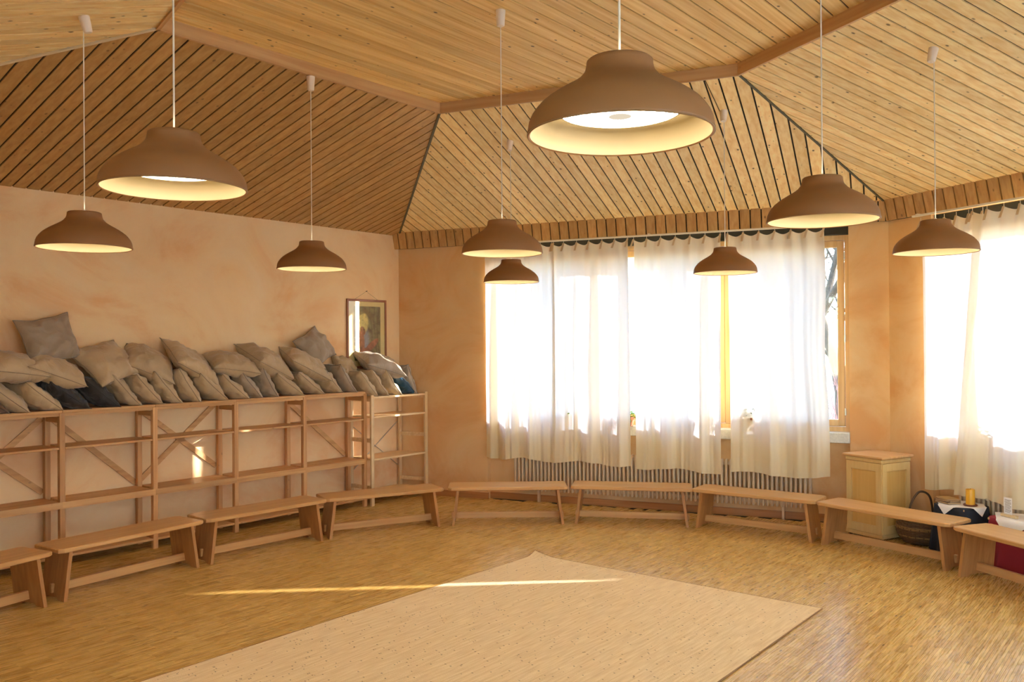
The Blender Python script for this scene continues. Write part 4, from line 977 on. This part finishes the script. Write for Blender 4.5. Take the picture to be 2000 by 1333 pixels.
tag(cb, 'small honey-coloured wooden cabinet with panelled sides in the corner', 'cabinet')

# ------------------------------------------------------------------ wicker basket
bk = empty('basket', (3.645, 7.625, 0), 60)
prof = [(0.12, 0.0), (0.155, 0.02), (0.185, 0.06), (0.203, 0.11), (0.205, 0.15), (0.193, 0.19), (0.172, 0.22)]
def prof_r(z):
    for (r0, za), (r1, zb_) in zip(prof, prof[1:]):
        if za <= z <= zb_: return r0 + (r1 - r0) * (z - za) / (zb_ - za)
    return prof[-1][0]
m = MB(); m.lathe([(0.001, 0.004)] + [(r - 0.008, z + 0.002) for r, z in prof], 40); m.build('lining', 'wicker_m', bk, smooth=True)
# woven rows of willow
rows_n = 17; seg = 72
for r_i in range(rows_n):
    z = 0.008 + 0.212 * r_i / (rows_n - 1); pts = []
    for k_ in range(seg + 1):
        a = 2 * pi * k_ / seg; rr = prof_r(z) + 0.0045 * cos(18 * a + pi * (r_i % 2)); pts.append((rr * cos(a), rr * sin(a), z + 0.0015 * sin(9 * a)))
    m = MB(); m.tube(pts, 0.0068, 6, caps=False); m.build('willow_row', 'wicker_l' if r_i in (10, 11, 5) else 'wicker_d', bk, smooth=True)
m = MB()
for k_ in range(36):
    a = 2 * pi * k_ / 36; m.tube([(prof_r(z) * cos(a), prof_r(z) * sin(a), z) for z in (0.004, 0.03, 0.06, 0.10, 0.14, 0.18, 0.219)], 0.004, 5)
m.build('stakes', 'wicker_m', bk, smooth=True)
m = MB(); pts = [(0.178 * cos(2 * pi * k_ / 60), 0.178 * sin(2 * pi * k_ / 60), 0.224 + 0.004 * sin(2 * pi * k_ / 60 * 15)) for k_ in range(61)]
m.tube(pts, 0.010, 8, caps=False); m.build('rim', 'wicker_d', bk, smooth=True)
m = MB(); pts = []
for k_ in range(25):
    a = pi * k_ / 24; pts.append((0.172 * cos(a), 0.004 * sin(5 * a), 0.20 + 0.255 * sin(a) ** 0.8))
m.tube(pts, 0.0095, 8); m.build('handle', 'wicker_m', bk, smooth=True)
tag(bk, 'round dark wicker basket with an arched handle behind the bench', 'basket')

# ------------------------------------------------------------------ tables with cloths beside the right window
def drape(name, k, s, off, hs, ho, ztop, zbot, mat, seed, label, cat, flare=0.05, n=160, rows_=14, ncorner=0.03, wav=0.018):
    root = empty(name, F(k, s, off, 0), HEADS[k]); rnd = random.Random(seed); p1, p2 = rnd.random() * 6, rnd.random() * 6
    def edge(t):   # rounded rectangle
        a = 2 * pi * t; e = 0.35; ca, sa = cos(a), sin(a)
        return math.copysign(abs(ca) ** e, ca) * hs, math.copysign(abs(sa) ** e, sa) * ho
    vs, fs = [(0, 0, ztop)], []
    fr = [0.5, 0.97, 1.0]
    rings = [(f_, 0) for f_ in (0.4, 0.8, 0.98)] + [(1.0, v / rows_) for v in range(rows_ + 1)]
    for f_, v in rings:
        for i in range(n):
            x, y = edge(i / n); a = 2 * pi * i / n
            if v > 0:
                g_ = flare * v + wav * v * (sin(9 * a + p1) + 0.6 * sin(17 * a + p2)); l_ = math.hypot(x, y); x *= 1 + g_ / l_; y *= 1 + g_ / l_
                z = ztop - 0.006 + (zbot - ztop + 0.006) * v
                y = min(y, off + 0.075)
            else: x *= f_; y *= f_; z = ztop - (0.004 if f_ > 0.97 else 0)
            vs.append((x, y, z))
    for i in range(n): fs.append((0, 1 + i, 1 + (i + 1) % n))
    for r_ in range(len(rings) - 1):
        for i in range(n): a, b = 1 + r_ * n + i, 1 + r_ * n + (i + 1) % n; fs.append((a, a + n, b + n, b))
    return root, MB().add(vs, fs)
# dark table
tb = empty('side_table', F(3, 0.985, 0.245, 0), A3)
m = MB(); m.box(-0.15, 0.15, -0.15, 0.15, 0.385, 0.405, 0.004); m.build('table_top', 'shelf_x', tb)
for x in (-0.12, 0.12):
    for y in (-0.12, 0.12): m = MB(); m.box(x - 0.018, x + 0.018, y - 0.018, y + 0.018, 0.0, 0.385, 0.003); m.build('leg', 'shelf_z', tb)
tag(tb, 'small low table hidden under the dark navy cloth', 'table')
dr, mb = drape('tablecloth', 3, 0.985, 0.245, 0.165, 0.165, 0.412, 0.012, 'cloth_navy', 3, '', '', flare=0.035, wav=0.012)
mb.build('drape', 'cloth_navy', dr, smooth=True); tag(dr, 'dark navy cloth draped to the floor over a small table', 'tablecloth')
def doily(k, s, off, half, z, hs, ho, yaw, label, mat='cloth_white', n=26, drop=0.10):
    root = empty('doily', F(k, s, off, z), HEADS[k]); vs, fs = [], []
    for j in range(n + 1):
        for i in range(n + 1):
            u, v = (i / n - 0.5) * 2 * half, (j / n - 0.5) * 2 * half
            x, y = u * cos(yaw) - v * sin(yaw), u * sin(yaw) + v * cos(yaw); zz_ = 0.003
            ex, ey = max(0, abs(x) - hs), max(0, abs(y) - ho); d_ = max(ex, ey)
            if d_ > 0:
                zz_ = 0.003 - d_ * 0.92
                if ex > 0: x = math.copysign(hs + 0.014 + ex * 0.22, x)
                if ey > 0: y = math.copysign(ho + 0.014 + ey * 0.22, y)
            zz_ += 0.0015 * noise.noise(Vector((u * 14, v * 14, 2)))
            vs.append((x, y, zz_))
    for j in range(n):
        for i in range(n): p = j * (n + 1) + i; fs.append((p, p + 1, p + n + 2, p + n + 1))
    MB().add(vs, fs).build('linen', mat, root, smooth=True); tag(root, label, 'doily'); return root
doily(3, 0.985, 0.245, 0.175, 0.4125, 0.168, 0.168, R(45), 'white linen doily with hanging corners on the navy cloth')
# books and candle on it
bz = 0.418
for i, (a_, b_, c_, mt, yaw, lab) in enumerate(((0.085, 0.062, 0.016, 'book_c', 12, 'dark brown book at the bottom of the small stack'), (0.082, 0.058, 0.014, 'book_a', 4, 'brown book in the middle of the small stack'), (0.08, 0.056, 0.012, 'book_b', 18, 'gold-edged book on top of the small stack'))):
    bo = empty('book', F(3, 0.90, 0.30, bz), A3 + yaw)
    m = MB(); m.box(-a_ + 0.003, a_ - 0.003, -b_ + 0.003, b_ - 0.003, 0.002, c_ - 0.002); m.build('pages', 'page_edges', bo)
    m = MB(); m.box(-a_, a_, -b_, b_, 0, 0.002); m.box(-a_, a_, -b_, b_, c_ - 0.002, c_); m.box(-a_ - 0.001, -a_ + 0.002, -b_, b_, 0.0, c_); m.build('cover', mt, bo)
    tag(bo, lab, 'book'); bz += c_ + 0.0005
cn = empty('candle', F(3, 1.07, 0.24, 0.417), A3)
m = MB(); m.lathe([(0.001, 0.0), (0.05, 0.0), (0.056, 0.006), (0.052, 0.012), (0.001, 0.012)], 32); m.build('dish', 'candle_base', cn, angle=40)
m = MB(); m.lathe([(0.001, 0.012), (0.035, 0.012), (0.035, 0.134), (0.033, 0.138), (0.02, 0.134), (0.001, 0.132)], 32); m.build('wax', 'candle', cn, angle=40)
m = MB(); m.tube([(0, 0, 0.131), (0.002, 0, 0.146)], 0.0012, 6); m.build('wick', 'nail', cn)
tag(cn, 'thick yellow pillar candle on the white doily', 'candle')
# red table
tb = empty('side_table', F(3, 1.66, 0.235, 0), A3)
m = MB(); m.box(-0.31, 0.31, -0.16, 0.16, 0.365, 0.385, 0.004); m.build('table_top', 'shelf_x', tb)
for x in (-0.27, 0.27):
    for y in (-0.12, 0.12): m = MB(); m.box(x - 0.018, x + 0.018, y - 0.018, y + 0.018, 0.0, 0.365, 0.003); m.build('leg', 'shelf_z', tb)
tag(tb, 'low table hidden under the red cloth', 'table')
dr, mb = drape('tablecloth', 3, 1.66, 0.235, 0.33, 0.178, 0.393, 0.012, 'cloth_red', 5, '', '', flare=0.03, wav=0.014)
mb.build('drape', 'cloth_red', dr, smooth=True); tag(dr, 'deep red cloth draped to the floor over a low table', 'tablecloth')
doily(3, 1.60, 0.235, 0.235, 0.3935, 0.334, 0.182, R(40), 'white linen cloth with hanging corners on the red cloth')
ch_ = empty('card_holder', F(3, 1.47, 0.30, 0.3985), A3 + 8)
m = MB(); m.box(-0.075, 0.075, -0.016, 0.016, 0.0, 0.022, 0.003); m.build('wood_block', 'pine_x', ch_)
m = MB(); m.hexa([(-0.05, -0.003, 0.012), (0.03, -0.003, 0.012), (0.03, -0.0015, 0.012), (-0.05, -0.0015, 0.012)], [(-0.085, 0.03, 0.145), (-0.005, 0.03, 0.145), (-0.005, 0.0315, 0.145), (-0.085, 0.0315, 0.145)]); cdp = m.build('card', 'paper', ch_)
m = MB()
for i in range(11):
    t_ = 0.18 + 0.068 * i; x_ = -0.05 - 0.035 * t_; y_ = -0.003 + 0.033 * t_; z_ = 0.012 + 0.133 * t_; wl = 0.062 if i % 3 else 0.05
    m.hexa([(x_ + 0.010, y_ - 0.0008, z_), (x_ + 0.010 + wl, y_ - 0.0008, z_), (x_ + 0.010 + wl, y_ - 0.0003, z_), (x_ + 0.010, y_ - 0.0003, z_)], [(x_ + 0.009, y_ + 0.0002, z_ + 0.003), (x_ + 0.009 + wl, y_ + 0.0002, z_ + 0.003), (x_ + 0.009 + wl, y_ + 0.0007, z_ + 0.003), (x_ + 0.009, y_ + 0.0007, z_ + 0.003)])
m.build('printed_lines', 'print_ink', cdp)
tag(ch_, 'white printed card standing in a small wooden block', 'card holder')
gb = empty('glass_bowl', F(3, 1.55, 0.15, 0.398), A3)
m = MB(); m.lathe([(0.001, 0.002), (0.025, 0.0), (0.04, 0.012), (0.048, 0.035), (0.046, 0.036), (0.038, 0.015), (0.023, 0.004), (0.001, 0.005)], 32); m.build('bowl', 'picture_glass', gb, smooth=True)
tag(gb, 'small clear glass bowl behind the card on the red table', 'bowl')
bx_ = empty('woven_box', F(3, 1.72, 0.22, 0.398), A3)
m = MB(); m.box(-0.11, 0.11, -0.06, 0.06, 0.0, 0.05, 0.006); m.build('box_body', 'wicker_m', bx_)
m = MB(); m.box(-0.114, 0.114, -0.064, 0.064, 0.046, 0.062, 0.005); m.build('lid', 'book_c', bx_)
for i in range(5): m = MB(); m.box(-0.111, 0.111, -0.0625, -0.0598, 0.006 + i * 0.008, 0.010 + i * 0.008); m.build('band', 'wicker_l', bx_)
tag(bx_, 'flat dark woven box on the white cloth of the red table', 'box')

# ------------------------------------------------------------------ plants on the sills
def plant(k, s, off, label, kind, seed, h=0.3, n=24, pot='terracotta', pr=0.055, z=0.905):
    rnd = random.Random(seed); root = empty('potted_plant', F(k, s, off, z), HEADS[k])
    m = MB(); m.lathe([(0.001, 0.0), (pr * 0.72, 0.0), (pr * 0.95, pr * 1.5), (pr * 1.06, pr * 1.5), (pr * 1.06, pr * 1.85), (pr * 0.92, pr * 1.85), (pr * 0.9, pr * 1.6), (0.001, pr * 1.55)], 28); m.build('pot', pot, root, angle=40)
    zb = pr * 1.6
    for i in range(n):
        a = rnd.random() * 2 * pi; L_ = h * rnd.uniform(0.6, 1.1); m = MB(); up_ = rnd.uniform(0.25, 1.2)
        pts = []
        for t_ in range(9):
            t = t_ / 8; r = L_ * (0.55 * t if kind == 'grass' else 0.45 * t); zz_ = zb + L_ * (up_ * t - (up_ + 0.25 * rnd.random() + (0.25 if kind == 'trail' else 0.0)) * t * t * (0.75 if kind != 'spike' else 0.25))
            y_ = r * sin(a); y_ = max(-0.075, min(0.10, y_)); pts.append(Vector((r * cos(a), y_, max(zz_, 0.002 - (0.3 if kind == 'trail' and abs(y_) > 0.06 else 0)))))
        if kind in ('grass', 'spike'):
            vs, fs = [], []; wd = 0.008 if kind == 'grass' else 0.006
            for t_, p in enumerate(pts):
                tt = (pts[min(8, t_ + 1)] - pts[max(0, t_ - 1)]).normalized(); sd_ = tt.cross(Vector((0, 0, 1))); sd_ = sd_.normalized() if sd_.length > 1e-4 else Vector((1, 0, 0))
                ww = wd * (1 - (t_ / 8) ** 2) + 0.0006; vs += [p - sd_ * ww, p + Vector((0, 0, -ww * 0.4)), p + sd_ * ww]
            for t_ in range(8): b = t_ * 3; fs += [(b, b + 1, b + 4, b + 3), (b + 1, b + 2, b + 5, b + 4)]
            m.add(vs, fs); m.build('leaf', 'leaf' if i % 3 else 'leaf_dark', root, smooth=True)
        else:
            m.tube(pts, 0.0022, 5)
            for t_ in range(2, 9, 1 if kind == 'trail' else 2):
                p = pts[t_]; aa = rnd.random() * 6.28; d_ = Vector((cos(aa), sin(aa) * 0.6, rnd.uniform(-0.3, 0.5))).normalized(); sd_ = d_.cross(Vector((0, 0, 1))).normalized(); ls = rnd.uniform(0.018, 0.034) * (1.5 if kind == 'broad' else 1)
                q = [p, p + d_ * ls * 0.5 + sd_ * ls * 0.42, p + d_ * ls * 1.25, p + d_ * ls * 0.5 - sd_ * ls * 0.42, p + d_ * ls * 0.55 - Vector((0, 0, ls * 0.12))]
                m.add(q, [(0, 1, 4), (1, 2, 4), (2, 3, 4), (3, 0, 4)])
            m.build('stem', 'leaf' if i % 3 else 'leaf_dark', root, smooth=False)
    tag(root, label, 'plant', None); return root
plant(2, 2.18, 0.035, 'leafy plant on the sill behind the second curtain', 'broad', 1, h=0.20, n=14)
plant(2, 2.88, 0.035, 'green trailing plant in the slit between second and third curtain', 'trail', 2, h=0.28, n=12)
plant(2, 3.72, 0.035, 'thin plant behind the third curtain next to the mullion', 'grass', 3, h=0.28, n=22)
plant(2, 4.16, 0.035, 'arching grassy plant behind the fourth curtain, left one', 'grass', 4, h=0.34, n=34, pr=0.07)
plant(2, 4.42, 0.035, 'arching grassy plant behind the fourth curtain, right one', 'grass', 5, h=0.26, n=26)
plant(2, 4.72, 0.035, 'drooping dark plant near the right end of the wide sill', 'broad', 6, h=0.24, n=8)
plant(3, 1.22, 0.035, 'leafy plant behind the slanting curtain at the right window', 'broad', 7, h=0.26, n=16)
plant(3, 1.62, 0.035, 'tall spiky plant behind the curtain at the right edge', 'spike', 8, h=0.75, n=34, pr=0.07)

# ------------------------------------------------------------------ outside the windows
m = MB(); m.box(-60, 60, -40, 80, -0.75, -0.55); gr = struct(m.build('ground', 'grass'), 'winter lawn outside the windows')
def tree(x, y, h, seed, label, mat='bark', r0=0.17, depth=5):
    rnd = random.Random(seed); root = empty('tree', (x, y, -0.56)); tr = MB(); br = MB()
    def grow(p, d, L_, r, lev):
        n = 5; pts = [p]; rr = [r]; dd = d.copy()
        for i in range(n):
            dd = (dd + Vector((rnd.uniform(-1, 1), rnd.uniform(-1, 1), rnd.uniform(-0.3, 0.6))) * 0.16).normalized(); pts.append(pts[-1] + dd * L_ / n); rr.append(r * (1 - 0.45 * (i + 1) / n))
        (tr if lev == 0 else br).tube(pts, rr, 7 if lev < 2 else 4)
        if lev < depth:
            for i in range(3 if lev else 6):
                q = pts[rnd.randint(2, n)]; a = rnd.random() * 6.28
                nd = (dd * 0.75 + Vector((cos(a), sin(a), rnd.uniform(-0.1, 0.5))) * 0.8).normalized(); grow(q, nd, L_ * rnd.uniform(0.5, 0.72), r * 0.5, lev + 1)
    grow(Vector((0, 0, 0)), Vector((0.06, 0, 1)), h, r0, 0)
    tr.build('trunk', mat, root, smooth=True); br.build('branches', mat, root, smooth=True); tag(root, label, 'tree')
tree(6.05, 15.6, 3.6, 3, 'bare tree trunk with branches seen through the uncovered window strip', r0=0.15)
tree(13.5, 27.0, 5.0, 9, 'bare tree farther off in the garden', r0=0.2, depth=4)
def shrub(x, y, h, seed, label):
    rnd = random.Random(seed); root = empty('shrub', (x, y, -0.56)); m = MB()
    for i in range(260):
        a = rnd.random() * 6.28; r = rnd.random() ** 0.5 * 0.75; p = Vector((r * cos(a), r * sin(a), 0)); d_ = Vector((cos(a) * 0.35, sin(a) * 0.35, 1)).normalized(); pts = [p]
        for t_ in range(5): d_ = (d_ + Vector((rnd.uniform(-1, 1), rnd.uniform(-1, 1), rnd.uniform(-0.2, 0.4))) * 0.3).normalized(); pts.append(pts[-1] + d_ * h / 5 * rnd.uniform(0.6, 1.1))
        m.tube(pts, [0.007, 0.006, 0.005, 0.004, 0.003, 0.002], 4, caps=False)
    o = m.build('twigs', 'twig', root); tag(root, label, 'shrub')
shrub(5.0, 13.2, 2.3, 4, 'bare reddish shrub below the tree outside the window')
shrub(9.4, 13.4, 1.9, 5, 'second bare shrub outside the uncovered window strip')
